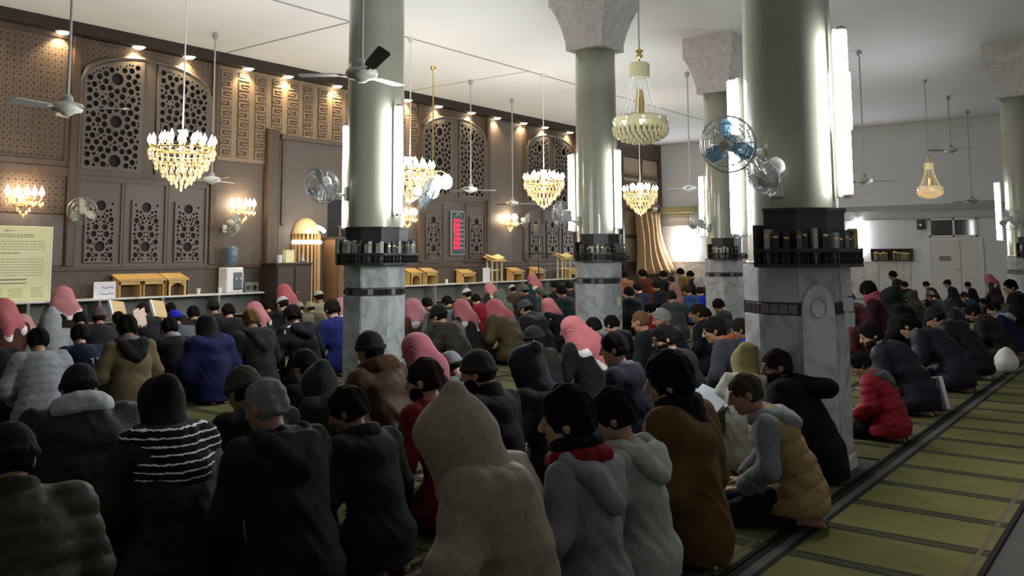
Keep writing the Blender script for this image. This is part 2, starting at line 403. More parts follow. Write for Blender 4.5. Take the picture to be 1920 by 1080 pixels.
# ------------------------------------------------------------------ front (wooden) wall: pieces are children of wall_front
YF = YW - .012
def wbox(name, x0, x1, z0, z1, proud, m, bev=.0, y0=YW):
    return MB().box((x0, y0 - proud, z0), (x1, y0, z1), bev).build(name, m, wall_front)
def wframe(name, x0, x1, z0, z1, w, proud, m):
    b = MB()
    b.box((x0, YW - proud, z0), (x0 + w, YW, z1)); b.box((x1 - w, YW - proud, z0), (x1, YW, z1))
    b.box((x0 + w, YW - proud, z0), (x1 - w, YW, z0 + w)); b.box((x0 + w, YW - proud, z1 - w), (x1 - w, YW, z1))
    return b.build(name, m, wall_front)
# cornice with the downlights
wbox('cornice', XL, 24.6, HC - .21, HC, .27, M_DARKWOOD)
wbox('skirting', XL, XR, 0, .12, .03, M_TRIMWOOD)
wbox('dado_panel', XL, 11.7, .12, 1.28, .02, M_STARFINE)
wbox('dado_panel', 15.4, XR, .12, 1.2, .02, M_STARFINE)
wbox('dado_rail', XL, 11.7, 1.28, 1.36, .06, M_TRIMWOOD)
wbox('dado_rail', 15.4, XR, 1.2, 1.28, .06, M_TRIMWOOD)
# left star panels
wbox('fretwork_panel', 4.6, 7.4, 3.27, 5.58, .03, M_STAR)
wframe('panel_frame', 4.5, 7.45, 3.16, 5.6, .10, .06, M_TRIMWOOD)
wbox('panel_rail', 4.5, 7.45, 2.98, 3.14, .07, M_TRIMWOOD)
wbox('fretwork_panel', 4.6, 7.4, 2.3, 2.98, .03, M_STAR)
wbox('plain_panel', 4.6, 7.4, 1.38, 2.28, .03, M_WALLWOOD2)
wbox('fretwork_panel', XL, 4.45, 1.4, 5.58, .03, M_STAR)

def octa(cx, cz, r, n=8, ph=.39): return [(cx + r * math.cos(2 * math.pi * k / n + ph), cz + r * math.sin(2 * math.pi * k / n + ph)) for k in range(n)]
def lattice_holes(inside, centers, half):
    """star-lattice holes round big rosettes; every hole must lie wholly inside"""
    hs = []; used = []
    def put(x, z, r, n=8, ph=.39):
        if any((x - a) ** 2 + (z - b) ** 2 < (r + c + .011) ** 2 for a, b, c in used): return
        if all(inside(px_, pz_) for px_, pz_ in octa(x, z, r + .02)):
            used.append((x, z, r)); hs.append(octa(x, z, r, n, ph))
    for cx, cz in centers: put(cx, cz, .118, 12, 0)
    for cx, cz in centers:
        for k in range(10):
            a = 2 * math.pi * (k + .5) / 10; put(cx + .235 * math.cos(a), cz + .235 * math.sin(a), .060, 6, a)
    for cx, cz in centers:
        for k in range(10):
            a = 2 * math.pi * k / 10; put(cx + .345 * math.cos(a), cz + .345 * math.sin(a), .062, 6, a)
    rnd = random.Random(5)
    for r, step in ((.058, .04), (.038, .03), (.024, .03)):
        z = 2.9
        while z < 5.6:
            x = half[0]
            while x < half[1]:
                put(x, z, r, 6 if r > .05 else 4, rnd.random()); x += step
            z += step
    return hs
def window_bay(cx):
    x0, x1 = cx - 1.40, cx + 1.40
    wbox('bay_panel', x0, x1, 1.38, 3.1, .03, M_WALLWOOD2)
    for d in (-1.45, 1.45):
        wbox('pilaster', cx + d - .07, cx + d + .07, 1.36, 5.58, .10, M_TRIMWOOD, .01)
    spring, apex, R = 4.80, 5.38, 1.98
    def top(x): return spring + (apex - spring) * math.sqrt(max(0, 1 - (abs(x - cx) / 1.36) ** 2)) if abs(x - cx) < 1.36 else spring
    # spandrel field above the arch
    n = 24; outer = [(x0, 5.58), (x1, 5.58)] + [(cx + 1.36 - 2.72 * k / n, top(cx + 1.36 - 2.72 * k / n)) for k in range(n + 1)]
    MB().prism(outer, 0, .035, lambda a, b, t: (a, YW - t, b)).build('spandrel', M_STAR, wall_front)
    # arch moulding
    pts = [(cx - 1.36, 3.12), (cx - 1.36, spring)] + [(cx - 1.36 + 2.72 * k / n, top(cx - 1.36 + 2.72 * k / n)) for k in range(1, n)] + [(cx + 1.36, spring), (cx + 1.36, 3.12)]
    MB().tube([(a, YW - .055, b) for a, b in pts], .05, 6).build('arch_moulding', M_WALLWOOD, wall_front)
    wbox('mullion', cx - .13, cx + .13, 3.12, apex - .02, .06, M_WALLWOOD, .01)
    wbox('window_sill_board', x0, x1, 3.04, 3.14, .07, M_WALLWOOD)
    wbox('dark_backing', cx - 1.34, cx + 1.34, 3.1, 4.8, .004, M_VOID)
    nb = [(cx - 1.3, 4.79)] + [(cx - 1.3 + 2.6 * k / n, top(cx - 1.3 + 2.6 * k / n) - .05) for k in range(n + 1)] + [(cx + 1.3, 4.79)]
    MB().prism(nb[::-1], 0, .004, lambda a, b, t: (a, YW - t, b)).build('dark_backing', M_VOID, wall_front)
    for s in (-1, 1):
        a, b = (cx - 1.32, cx - .14) if s < 0 else (cx + .14, cx + 1.32)
        k_ = 12; xs = [a + (b - a) * k / k_ for k in range(k_ + 1)]
        outl = [(a, 3.14), (b, 3.14)] + [(x, top(x) - .06) for x in xs[::-1]]
        mid = (a + b) / 2
        hs = lattice_holes(lambda px_, pz_: a + .03 < px_ < b - .03 and 3.17 < pz_ < top(px_) - .09, [(mid - .05 * s, 4.90), (mid - .05 * s, 4.08), (mid - .05 * s, 3.33)], (a, b))
        me = plate_with_holes('lattice_screen', outl, hs, .03, M_WALLWOOD2)
        link('lattice_screen', me, wall_front, (0, YW - .075, 0))
def narrow_lattice():
    w, z0, z1 = .29, -.6, .6
    hs = []
    us = []
    def H(x, z, r, n=8):
        if abs(x) + r > .275 or any((x - a) ** 2 + (z - b) ** 2 < (r + c + .008) ** 2 for a, b, c in us): return
        us.append((x, z, r)); hs.append(octa(x, z, r, n, .39 if n == 8 else .26))
    for z in (.46, -.30): H(0, z, .098, 12)
    for sx in (-1, 1):
        for z, x, r in ((.20, .2, .055), (-.46, .2, .05), (.06, .085, .055), (-.07, .12, .058), (.16, .07, .03), (-.18, .085, .05), (-.21, .2, .055), (.38, .19, .03), (.30, .19, .03), (.12, .22, .028), (0.03, .22, .03), (-.06, .23, .03), (-.14, .22, .028), (.44, .16, .03), (-.27, .15, .03), (-.36, .15, .03), (.50, .22, .026), (.22, .14, .022), (-.33, .215, .026), (-.40, .22, .026), (.0, .17, .024), (.13, .14, .024), (-.01, .06, .022), (-.46, .06, .035), (.27, .12, .026), (-.54, .13, .025)):
            H(sx * x, z, r, 8 if r > .04 else 6)
    rg = random.Random(4)
    for r in (.046, .03, .02):
        for k in range(500):
            x, z = rg.uniform(.02, .24), rg.uniform(-.56, .38)
            if x - r > .004 and z - r > -.58: H(x, z, r, 6); H(-x, z, r, 6)
    H(0, -.0, .026, 6); H(0, .19, .02, 6); H(0, -.13, .025, 6)
    return plate_with_holes('narrow_lattice', [(-w, z0), (w, z0), (w, z1), (-w, z1)], hs, .03, M_WALLWOOD2)
NL = narrow_lattice()
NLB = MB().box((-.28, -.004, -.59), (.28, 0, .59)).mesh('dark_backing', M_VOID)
NLF = MB()
for x in (-.36, .36): NLF.box((x - .025, -.035, -.82), (x + .025, 0, .82))
NLF.box((-.335, -.035, .77), (.335, 0, .82)); NLF.box((-.335, -.035, -.82), (.335, 0, -.77))
NLF = NLF.mesh('lattice_frame', M_WALLWOOD)
for cx in (8.95, 18.05, 22.75):
    window_bay(cx)
    for d in (-.90, 0, .90):
        if cx == 18.05 and d == 0: continue
        link('dark_backing', NLB, wall_front, (cx + d, YW - .032, 2.02)); link('narrow_lattice', NL, wall_front, (cx + d, YW - .062, 2.02))
        link('lattice_frame', NLF, wall_front, (cx + d, YW - .03, 2.16), sc=(1.2, 1, 1))
# carved square-spiral tiles
wbox('carved_field', 10.47, 16.58, 3.55, 5.58, .025, M_MOTIF)
mo = MB()
mo.k = 0
for (a, b) in (((-.125, -.02, .045), (.125, 0, .08)), ((-.125, -.02, -.08), (.125, 0, -.05)), ((-.125, -.02, -.05), (-.085, 0, .045)), ((.09, -.02, -.05), (.125, 0, .0)), ((-.03, -.02, -.018), (.09, 0, .012))): mo.box(a, b)
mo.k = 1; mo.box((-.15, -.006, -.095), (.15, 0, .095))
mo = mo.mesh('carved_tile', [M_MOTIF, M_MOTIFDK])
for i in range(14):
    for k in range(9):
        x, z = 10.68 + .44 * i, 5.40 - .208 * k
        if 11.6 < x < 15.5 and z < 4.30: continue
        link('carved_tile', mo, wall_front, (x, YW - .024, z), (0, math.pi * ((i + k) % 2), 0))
wbox('plain_panel', 10.47, 11.66, 1.36, 3.53, .03, M_STARFINE)
wbox('plain_panel', 15.42, 16.58, 1.28, 3.53, .03, M_STARFINE)
# mihrab surround
for x in (11.71, 15.08): wbox('pilaster', x, x + .30, 0, 4.36, .16, M_TRIMWOOD, .02)
wbox('mihrab_panel', 12.05, 15.06, 0, 4.14, .10, M_WALLWOOD2)
wbox('mihrab_frame', 12.05, 15.06, 4.14, 4.26, .20, M_WALLWOOD, .01)
wbox('mihrab_frame', 12.10, 12.20, 2.2, 4.14, .14, M_WALLWOOD, .01)
wbox('niche_shade_plate', 13.45, 14.15, 1.4, 2.86, .106, M_VOID)  # flat black plate: the opening's shade is put into its colour
# plain fields between the right bays
wbox('plain_panel', 19.55, 21.25, 1.3, 5.58, .03, M_WALLWOOD2)
wbox('plain_panel', 24.3, 27.0, 1.3, 5.58, .03, M_WALLWOOD)
# tall brown window at the right end of the front wall, curtain bunched below it
win = struct(thing('window_1', '', ''))
del win['label']; del win['category']
b = MB(); X0, X1, Z0, Z1 = 27.2, 30.15, 1.0, 5.3
for x in (X0, (X0 + X1) / 2 - .06, X1 - .12): b.box((x, YW - .09, Z0), (x + .12, YW, Z1))
for z in (Z0, 3.35, 4.35, Z1 - .12): b.box((X0, YW - .08, z), (X1, YW, z + .12))
b.build('window_frame', M_TRIMWOOD, win)
pn = MB().box((0, YW - .03, 0), (1.24, YW - .02, .86)).mesh('window_pane', mat('tan_glass', (.30, .22, .15), .25))
for i in range(2):
    for k in range(4): link('window_pane', pn, win, (X0 + .12 + i * 1.45, 0, 1.25 + k * 1.0))
def curtain():
    n, m_ = 46, 14; vs = []; fs = []
    for j in range(m_ + 1):
        t = j / m_; z = 3.15 - 2.35 * t; w0 = .95 + .62 * t ** 2.2; c = 28.75 + .35 * t
        for i in range(n + 1):
            u = i / n * 2 - 1; y = YW - .22 - .10 * math.sin(u * 17 + 1.5 * t) * (.5 + .5 * t) - .08 * (1 - u * u) - .25 * t ** 3
            vs.append((c + u * w0 + .05 * math.sin(7 * t + u * 3), y, z))
    for j in range(m_):
        for i in range(n): a = j * (n + 1) + i; fs.append((a, a + 1, a + n + 2, a + n + 1))
    b = MB().add(vs, fs); me = b.mesh('curtain', M_CURTAIN, True); o = link('curtain', me)
    md = o.modifiers.new('thick', 'SOLIDIFY'); md.thickness = .02; return o
tag(curtain(), 'brown curtain hanging in folds below the brown window by the corner', 'curtain')

# ------------------------------------------------------------------ columns
def ring_poly(r, n=8, ph=math.pi / 8): return [(r * math.cos(2 * math.pi * k / n + ph), r * math.sin(2 * math.pi * k / n + ph)) for k in range(n)]
AP = .335
side = 2 * AP * math.tan(math.pi / 8)
low_slab = MB().box((AP - .02, -side / 2 + .004, .1), (AP, side / 2 - .004, 1.075), .004).mesh('marble_slab', M_MARBLE)
up_slab = MB().box((AP - .02, -side / 2 + .004, 1.165), (AP, side / 2 - .004, 1.43), .004).mesh('marble_slab', M_MARBLE)
pl_slab = MB().box((AP - .02, -side / 2, .0), (AP + .018, side / 2 + .01, .10), .006).mesh('plinth_stone', M_MARBLE2)
tl = [MB().box((AP - .02, -.03, 1.09), (AP - .001, .03, 1.15)).mesh('band_tile', m) for m in (M_TILE, M_TILE2)]
def pyr():
    b = MB(); lv = [(.31, 4.68), (.33, 4.69), (.33, 4.80), (.335, 4.83), (.37, 5.0), (.43, 5.2), (.485, 5.34), (.50, 5.36), (.52, 5.38), (.52, 5.80)]
    vs = []; fs = []
    for r, z in lv: vs += [(-r, -r, z), (r, -r, z), (r, r, z), (-r, r, z)]
    for i in range(len(lv) - 1):
        for k in range(4): fs.append((4 * i + k, 4 * i + (k + 1) % 4, 4 * i + 4 + (k + 1) % 4, 4 * i + 4 + k))
    fs += [(3, 2, 1, 0), tuple(range(4 * len(lv) - 4, 4 * len(lv)))]
    return b.add(vs, fs).mesh('capital', M_CAPITAL)
CAP = pyr()
SHAFT = MB().lathe([(.325, 1.43), (.322, 1.46), (.318, 3.0), (.315, 4.0), (.31, 4.69)], n=40).mesh('shaft', M_SHAFT, True)
CORE = MB().prism(ring_poly(AP / math.cos(math.pi / 8) - .02), 0, 1.425, lambda a, b, t: (a, b, t)).mesh('core', M_MORTAR)
ASTR = MB().tube([(.325 * math.cos(a), .325 * math.sin(a), 1.445) for a in np.linspace(0, 2 * math.pi, 33)], .015, 6).mesh('moulding_ring', M_SHAFT, True)
COLS = [((6.3, 2.23), 'nearest cream column on a grey marble base, at right of centre'), ((6.75, 7.12), 'cream column left of centre with a ceiling fan in front of its shaft'),
        ((11.35, 7.05), 'cream column at picture centre under a square stone capital'), ((16.0, 7.05), 'cream column whose lower half is partly hidden behind the nearest column'),
        ((20.3, 2.42), 'cream column cut by the right edge of the picture')]
rnd = random.Random(3)
for (cx, cy), lab in COLS:
    c = thing('column', lab, 'column', (cx, cy, 0), 0, 'row columns of the hall')
    link('core', CORE, c); link('shaft', SHAFT, c); link('capital', CAP, c); link('moulding_ring', ASTR, c)
    for k in range(8):
        a = math.pi / 4 * k
        link('marble_slab', low_slab, c, rot=(0, 0, a)); link('marble_slab', up_slab, c, rot=(0, 0, a)); link('plinth_stone', pl_slab, c, rot=(0, 0, a))
        for j in range(4):
            if rnd.random() < .28: continue
            t = (j - 1.5) * .068
            link('band_tile', tl[0 if rnd.random() < .7 else 1], c, (-t * math.sin(a), t * math.cos(a), 0), (0, 0, a))
    if lab.startswith('nearest'):       # arched relief slab on the face turned to the aisle
        n = 14; poly = [(-.12, .0), (.12, .0), (.12, .98)] + [(.12 * math.cos(math.pi * k / n), .98 + .19 * math.sin(math.pi * k / n)) for k in range(1, n)] + [(-.12, .98)]
        ar = MB().prism(poly, 0, .02, lambda a, b, t: (AP + t, a, b + .12)).build('arched_marble_relief', M_MARBLE2, c); ar.rotation_euler[2] = -math.radians(135)
        ar['label'] = 'paler arched slab with a carved ring'
        MB().tube([(AP + .022, .055 * math.cos(a), 1.13 + .065 * math.sin(a)) for a in np.linspace(0, 2 * math.pi, 21)], .007, 5).build('carved_ring', M_MARBLE, ar)

# ring bookshelves and their books
def arc(r, az): return (r * math.cos(az), r * math.sin(az))
AZ0, AZ1, NSEG = math.radians(-192), math.radians(-20), 5
def sector(b, r0, r1, z0, z1, n=NSEG, a0=AZ0, a1=AZ1):
    vs = []; fs = []
    for k in range(n + 1):
        a = a0 + (a1 - a0) * k / n
        for r, z in ((r0, z0), (r1, z0), (r1, z1), (r0, z1)): vs.append((*arc(r, a), z))
    for k in range(n):
        for q in range(4): i = 4 * k + q; j = 4 * k + (q + 1) % 4; fs.append((i, j, j + 4, i + 4))
    fs += [(0, 1, 2, 3), (4 * n + 3, 4 * n + 2, 4 * n + 1, 4 * n)]
    return b.add(vs, fs)
def shelf_meshes():
    out = {}
    out['tray'] = sector(MB(), .345, .49, 1.41, 1.435).mesh('tray', M_SHELF)
    b = sector(MB(), .355, .372, 1.435, 1.80); out['back_panel'] = sector(b, .35, .385, 1.80, 1.825).mesh('back_panel', M_SHELF)
    b = MB(); sector(b, .468, .49, 1.515, 1.54); out['rail'] = b.mesh('rail', M_SHELF)
    for nm, az in (('end_board', AZ0), ('end_board_far', AZ1)):
        c, s = math.cos(az), math.sin(az); t = Vector((-s, c, 0)) * .011; r = Vector((c, s, 0))
        out[nm] = MB().obox(r * .42 + Vector((0, 0, 1.56)), r * .07, t, Vector((0, 0, .145))).mesh('end_board', M_SHELF)
    out['baluster'] = MB().lathe([(.008, 1.435), (.014, 1.46), (.007, 1.48), (.011, 1.50), (.008, 1.516)], n=6).mesh('baluster', M_SHELF)
    return out
SM = shelf_meshes()
def book_mesh(t, h, d, m):
    b = MB(); b.k = 0      # spine looks along +x
    b.box((-.004, -t / 2, 0), (0, t / 2, h)); b.box((-d, -t / 2, 0), (-.004, -t / 2 + .003, h)); b.box((-d, t / 2 - .003, 0), (-.004, t / 2, h))
    b.k = 1; b.box((-d + .004, -t / 2 + .003, .004), (-.004, t / 2 - .003, h - .004))
    b.k = 2; b.box((.0, -t / 2 + .004, h * .78), (.001, t / 2 - .004, h * .84))
    return b.mesh('book', [m, M_PAPER, M_GOLD])
bcols = {'dark': mat('book_dark', (.025, .03, .03), .5), 'pale': mat('book_pale', (.42, .42, .37), .5), 'green': mat('book_green', (.30, .34, .08), .5), 'grey': mat('book_grey', (.14, .15, .14), .5), 'lilac': mat('book_lilac', (.30, .28, .36), .5)}
ORD = ['', 'first', 'second', 'third', 'fourth', 'fifth', 'sixth', 'seventh', 'eighth', 'ninth', 'tenth', 'eleventh', 'twelfth', 'thirteenth', 'fourteenth', 'fifteenth', 'sixteenth', 'seventeenth', 'eighteenth', 'nineteenth', 'twentieth']
SHELFW = ['on the nearest column', 'on the column left of centre', 'on the centre column', 'on the half hidden column', 'on the column at the right edge']
for i, ((cx, cy), lab) in enumerate(COLS):
    s = thing('ring_bookshelf', 'black wooden bookshelf wrapped round and fixed %s' % SHELFW[i], 'bookshelf', (cx, cy, 0), 0, 'ring bookshelves on the columns')
    for nm, me in SM.items():
        if nm != 'baluster': link('end_board' if nm == 'end_board_far' else nm, me, s)
    nb = 34
    for k in range(nb):
        a = AZ0 + (AZ1 - AZ0) * (k + .5) / nb; r = .479 * (1 - .045 * math.sin(math.pi * ((k + .5) / nb * NSEG % 1)))
        link('baluster', SM['baluster'], s, (*arc(r, a), 0))
    nth = {}; rr = random.Random(40 + i); n = (25, 23, 20, 13, 7)[i]; a = AZ0 + .10; k = 0
    pat = ['pale', 'dark', 'dark', 'grey', 'dark', 'pale', 'dark', 'pale', 'dark', 'grey', 'dark', 'dark', 'green', 'green', 'dark', 'lilac', 'dark', 'grey', 'dark', 'pale', 'dark', 'dark', 'pale', 'dark', 'grey', 'dark']
    while a < AZ1 - .09 and k < n:
        kind = pat[k] if i == 0 else rr.choice(['dark', 'pale', 'grey', 'pale', 'dark', 'grey', 'grey' if i == 1 else 'dark'])
        t = rr.uniform(.030, .044); h = rr.uniform(.20, .245); da = t / .44
        o = link('book', book_mesh(t, h, .062, bcols[kind]), None, (cx + .445 * math.cos(a + da / 2), cy + .445 * math.sin(a + da / 2), 1.436), (0, 0, a + da / 2))
        w = {'dark': 'dark-bound book', 'pale': 'pale-spined book', 'grey': 'dull grey book', 'green': 'yellow-green book', 'lilac': 'lilac-spined book'}[kind]
        nth[kind] = nth.get(kind, 0) + 1
        tag(o, '%s %s from the left, ring shelf %s' % (ORD[nth[kind]], w, SHELFW[i]), 'book', '%ss in the ring shelf %s' % (w, SHELFW[i]))
        a += da + .006 + (rr.uniform(.03, .11) if rr.random() < .25 else 0); k += 1

# fluorescent tubes on the columns
TUBEM = MB().tube([(0, 0, -.585), (0, 0, .585)], .040, 12).mesh('tube', M_TUBE, True)
BATT = MB().box((-.075, -.022, -.61), (-.045, .022, .61), .005).box((-.045, -.012, .585), (.02, .012, .61)).box((-.045, -.012, -.61), (.02, .012, -.585)).mesh('batten', M_BATTEN)
CAPM = MB().lathe([(.032, -.02), (.034, 0), (.032, .02)], n=10).mesh('end_cap', M_STEEL)
def tube_light(cx, cy, az, r, z, lab, watts=W_TUBE_AREA):
    a = math.radians(az); x, y = cx + r * math.cos(a), cy + r * math.sin(a)
    t = thing('fluorescent_light', lab, 'light', (x, y, z), a, 'fluorescent tube lights')
    link('tube', TUBEM, t); link('batten', BATT, t)
    for s in (-.595, .595): link('end_cap', CAPM, t, (0, 0, s))
    if watts:
        l = lamp('tube_glow', 'AREA', (.05, 0, 0), watts, (.90, .97, 1.0), t, shape='RECTANGLE', size=.06, size_y=1.16)
        l.rotation_euler = (math.pi / 2, 0, -math.pi / 2)   # shines outwards from the column
    return t
tube_light(6.3, 2.23, -97, .42, 2.51, 'lit fluorescent tube on the aisle side of the nearest column')
tube_light(6.3, 2.23, 96, .42, 2.25, 'lit fluorescent tube on the far left side of the nearest column')
tube_light(6.75, 7.12, -97, .42, 2.56, 'lit fluorescent tube right of the shaft left of centre')
tube_light(6.75, 7.12, 100, .42, 2.42, 'lit fluorescent tube behind the wall fan, left of the shaft left of centre')
tube_light(11.35, 7.05, -97, .42, 2.50, 'lit fluorescent tube at right of the centre column')
tube_light(11.35, 7.05, 110, .42, 2.48, 'lit fluorescent tube at left of the centre column')
tube_light(16.0, 7.05, 100, .42, 2.47, 'lit fluorescent tube left of the half hidden column')
tube_light(20.3, 2.42, 104, .46, 2.36, 'lit fluorescent tube on the column at the right edge')
tube_light(XR, 15.05, 180, .09, 1.95, 'lit fluorescent tube low on the right wall near the curtain')
tube_light(XR, 14.7, 180, .09, 1.95, 'added second lit tube that widens the bright light low on the right wall')  # added so the single wall light above looks wider and brighter
tube_light(XR, 8.5, 180, .09, 2.1, 'lit fluorescent tube on the right wall just past the nearest bookshelf')
# flat lit panel beside the tube of the nearest column
p = thing('light_panel', 'flat white lit panel beside the tube on the nearest column', 'light', (6.3 + .40 * math.cos(math.radians(-70)), 2.23 + .40 * math.sin(math.radians(-70)), 2.63), math.radians(-95))
MB().box((-.02, -.03, -.22), (.0, .09, .22), .006).build('panel_housing', M_BATTEN, p); MB().box((-.03, -.028, -.215), (.012, .088, .215), .004).build('diffuser', M_TUBE, p)

# ------------------------------------------------------------------ downlights under the cornice
DL = MB(); DL.k = 0; DL.lathe([(.055, -.012), (.085, -.012), (.09, 0), (.055, 0)], n=16)
DL = DL.mesh('ring', M_WHITEPL); DLG = MB().lathe([(.001, -.03), (.05, -.028), (.06, -.006), (.06, 0)], n=14).mesh('lamp_face', M_DOWN)
for i, x in enumerate([4.3, 5.75, 7.19, 8.63, 9.71, 11.13, 12.19, 13.64, 14.9, 16.05, 17.24, 18.63, 19.82, 21.13, 22.27, 23.7]):
    ps = ['at the far left', 'second from the left', 'third from the left, above the star panel', 'above the left of the big arched screen', 'above the right of the big arched screen', 'first above the carved tiles', 'second above the carved tiles', 'just left of the column shaft', 'hidden behind the column shaft', 'just right of the column shaft', 'above the left of the second arched screen', 'above the right of the second arched screen', 'first above the plain panel', 'second above the plain panel', 'above the third arched screen', 'nearest the centre column'][i]
    d = thing('downlight', 'warm recessed downlight under the dark cornice, %s' % ps, 'light', (x, YW - .16, HC - .212), 0, 'downlights along the wooden wall')
    link('ring', DL, d, sc=(1.5, 1.5, 1)); link('lamp_face', DLG, d, sc=(1.7, 1.7, 1.2))
    l = lamp('spot_beam', 'SPOT', (0, 0, -.04), W_DOWN, (1, .78, .46), d, spot_size=math.radians(115), spot_blend=.7, shadow_soft_size=.04)
    l.rotation_euler = (math.radians(14), 0, 0)

# ------------------------------------------------------------------ chandeliers
DROP = MB().lathe([(.001, -.045), (.011, -.03), (.009, -.012), (.003, 0)], n=6).mesh('crystal_drop', M_CRYSTAL)
FLAME = MB().lathe([(.004, 0), (.02, .015), (.022, .035), (.012, .06), (.001, .085)], n=8).mesh('bulb', M_BULB, True)
CUP = MB().lathe([(.004, -.02), (.022, -.012), (.026, 0), (.014, .004), (.012, .05), (.004, .052)], n=8).mesh('candle_cup', M_GOLD, True)
def rod_to_ceiling(root, z, r, m, n=8):
    h = HC - z
    MB().tube([(0, 0, .0), (0, 0, h - .03)], r, n).build('rod', m, root)
    MB().lathe([(.015, h - .12), (.05, h - .07), (.065, h - .02), (.065, h)], n=14).build('ceiling_rose', m, root)
def crystal_chandelier(loc, lab, R=.46):
    x, y, z = loc
    t = thing('chandelier', lab, 'chandelier', loc, 0, 'crystal chandeliers')
    rod_to_ceiling(t, z + .22, .012, M_CRYSTALCL); 
    for ch in t.children: ch.location.z += .22
    MB().lathe([(.02, .30), (.09, .28), (.05, .24), (.035, .20), (.05, .12), (.03, .05), (.05, 0), (.02, -.35)], n=14).build('stem', M_CRYSTALCL, t, True)
    for rr, zz in ((R, .0), (R * .80, -.10), (R * .60, -.22)):
        MB().tube([(rr * math.cos(a), rr * math.sin(a), zz) for a in np.linspace(0, 2 * math.pi, 33)], .012, 6).build('hoop', M_GOLD, t, True)
    for k in range(18):
        a = 2 * math.pi * k / 18; p = (R * math.cos(a), R * math.sin(a), .03)
        c = link('candle_cup', CUP, t, p); link('bulb', FLAME, c, (0, 0, .045), sc=1.55)
    for k in range(8):
        a = 2 * math.pi * (k + .5) / 8; p = (R * .55 * math.cos(a), R * .55 * math.sin(a), .10)
        c = link('candle_cup', CUP, t, p); link('bulb', FLAME, c, (0, 0, .045), sc=1.55)
        MB().tube([(.03 * math.cos(a), .03 * math.sin(a), .02), (R * .35 * math.cos(a), R * .35 * math.sin(a), -.05), (R * math.cos(a), R * math.sin(a), .0)], .009, 5).build('arm', M_GOLD, t)
    n_ = 0
    for rr, zz, n in ((R * 1.02, -.02, 30), (R * .98, -.09, 28), (R * .84, -.16, 26), (R * .80, -.24, 24), (R * .64, -.28, 20), (R * .58, -.35, 18), (R * .40, -.40, 14), (R * .32, -.46, 10), (R * .16, -.51, 6), (.001, -.56, 1)):
        for k in range(n):
            a = 2 * math.pi * (k + .5 * (n_ % 2)) / n
            link('crystal_drop', DROP, t, (rr * math.cos(a), rr * math.sin(a), zz), sc=(1.9, 1.9, 1.8))
        n_ += 1
    lamp('chandelier_glow', 'POINT', (0, 0, .22), W_CHAND, (1, .95, .87), t, shadow_soft_size=.30)
    lamp('chandelier_glow', 'POINT', (0, 0, -.75), W_CHAND * .35, (1, .80, .55), t, shadow_soft_size=.25)
    return t
crystal_chandelier((7.15, 11.7, 3.12), 'lit crystal chandelier in front of the big arched screen at left')
crystal_chandelier((12.0, 11.7, 3.14), 'lit crystal chandelier half hidden behind the column left of centre')
crystal_chandelier((16.4, 11.64, 3.22), 'lit crystal chandelier left of the centre column')
crystal_chandelier((21.1, 11.7, 3.22), 'lit crystal chandelier right of the centre column, before the brown window')
def empire_chandelier(loc, lab, m, m2, sc=1.0):
    x, y, z = loc
    t = thing('empire_chandelier', lab, 'chandelier', loc, 0, 'unlit basket chandeliers')
    h = (HC - z)
    MB().tube([(0, 0, 1.02 * sc), (0, 0, h - .03)], .010, 6).build('chain', M_STEEL, t)
    MB().lathe([(.01, h - .10), (.05, h - .05), (.06, h)], n=12).build('ceiling_rose', M_STEEL, t)
    MB().lathe([(.01, 1.02 * sc), (.05, .99 * sc), (.02, .96 * sc), (.045, .93 * sc), (.01, .90 * sc), (.01, .85 * sc)], n=10).build('finial', M_GOLD, t, True)
    MB().lathe([(.10 * sc, .68 * sc), (.115 * sc, .69 * sc), (.115 * sc, .83 * sc), (.10 * sc, .85 * sc)], n=20).build('crown', m, t)
    for k in range(16):
        a = 2 * math.pi * k / 16; pts = []
        for j in range(7):
            u = j / 6; r = sc * (.10 + .15 * u ** 1.6); pts.append((r * math.cos(a), r * math.sin(a), sc * (.69 - .45 * u)))
        MB().tube(pts, .006, 5).build('bead_string', m2, t)
    MB().lathe([(.04 * sc, .22 * sc), (.05 * sc, .45 * sc), (.02 * sc, .55 * sc)], n=10).build('core', M_GOLD, t)
    MB().lathe([(.24 * sc, .245 * sc), (.30 * sc, .22 * sc), (.31 * sc, .16 * sc), (.30 * sc, .10 * sc), (.24 * sc, .08 * sc)], n=28).build('basket_band', m, t)
    for rr, zz, n in ((.30, .10, 30), (.29, .06, 30), (.26, .03, 26), (.21, 0, 22), (.15, -.02, 16), (.09, -.035, 10), (.03, -.04, 4)):
        for k in range(n):
            a = 2 * math.pi * k / n
            o = link('crystal_drop', DROPS[m.name], t, (rr * sc * math.cos(a), rr * sc * math.sin(a), (zz + .03) * sc), sc=(2 * sc, 2 * sc, 1.8 * sc))
    for k in range(10):
        a = 2 * math.pi * k / 10; link('bead', BEAD, t, (.305 * sc * math.cos(a), .305 * sc * math.sin(a), .19 * sc))
    return t
DROPS = {m.name: MB().lathe([(.001, -.045), (.011, -.03), (.009, -.012), (.003, 0)], n=6).mesh('crystal_drop', m) for m in (M_CRYSTALGR, M_CRYSTAL)}
BEAD = MB().ball((0, 0, 0), .022, 8, 5).mesh('bead', M_CRYSTALCL, True)
empire_chandelier((8.55, 4.72, 2.83), 'unlit basket shaped crystal chandelier hanging right of the centre column', M_CRYSTALGR, M_CRYSTALCL)
empire_chandelier((23.0, 4.7, 2.92), 'small amber basket chandelier before the far right wall', M_CRYSTAL, M_CRYSTAL, .95)
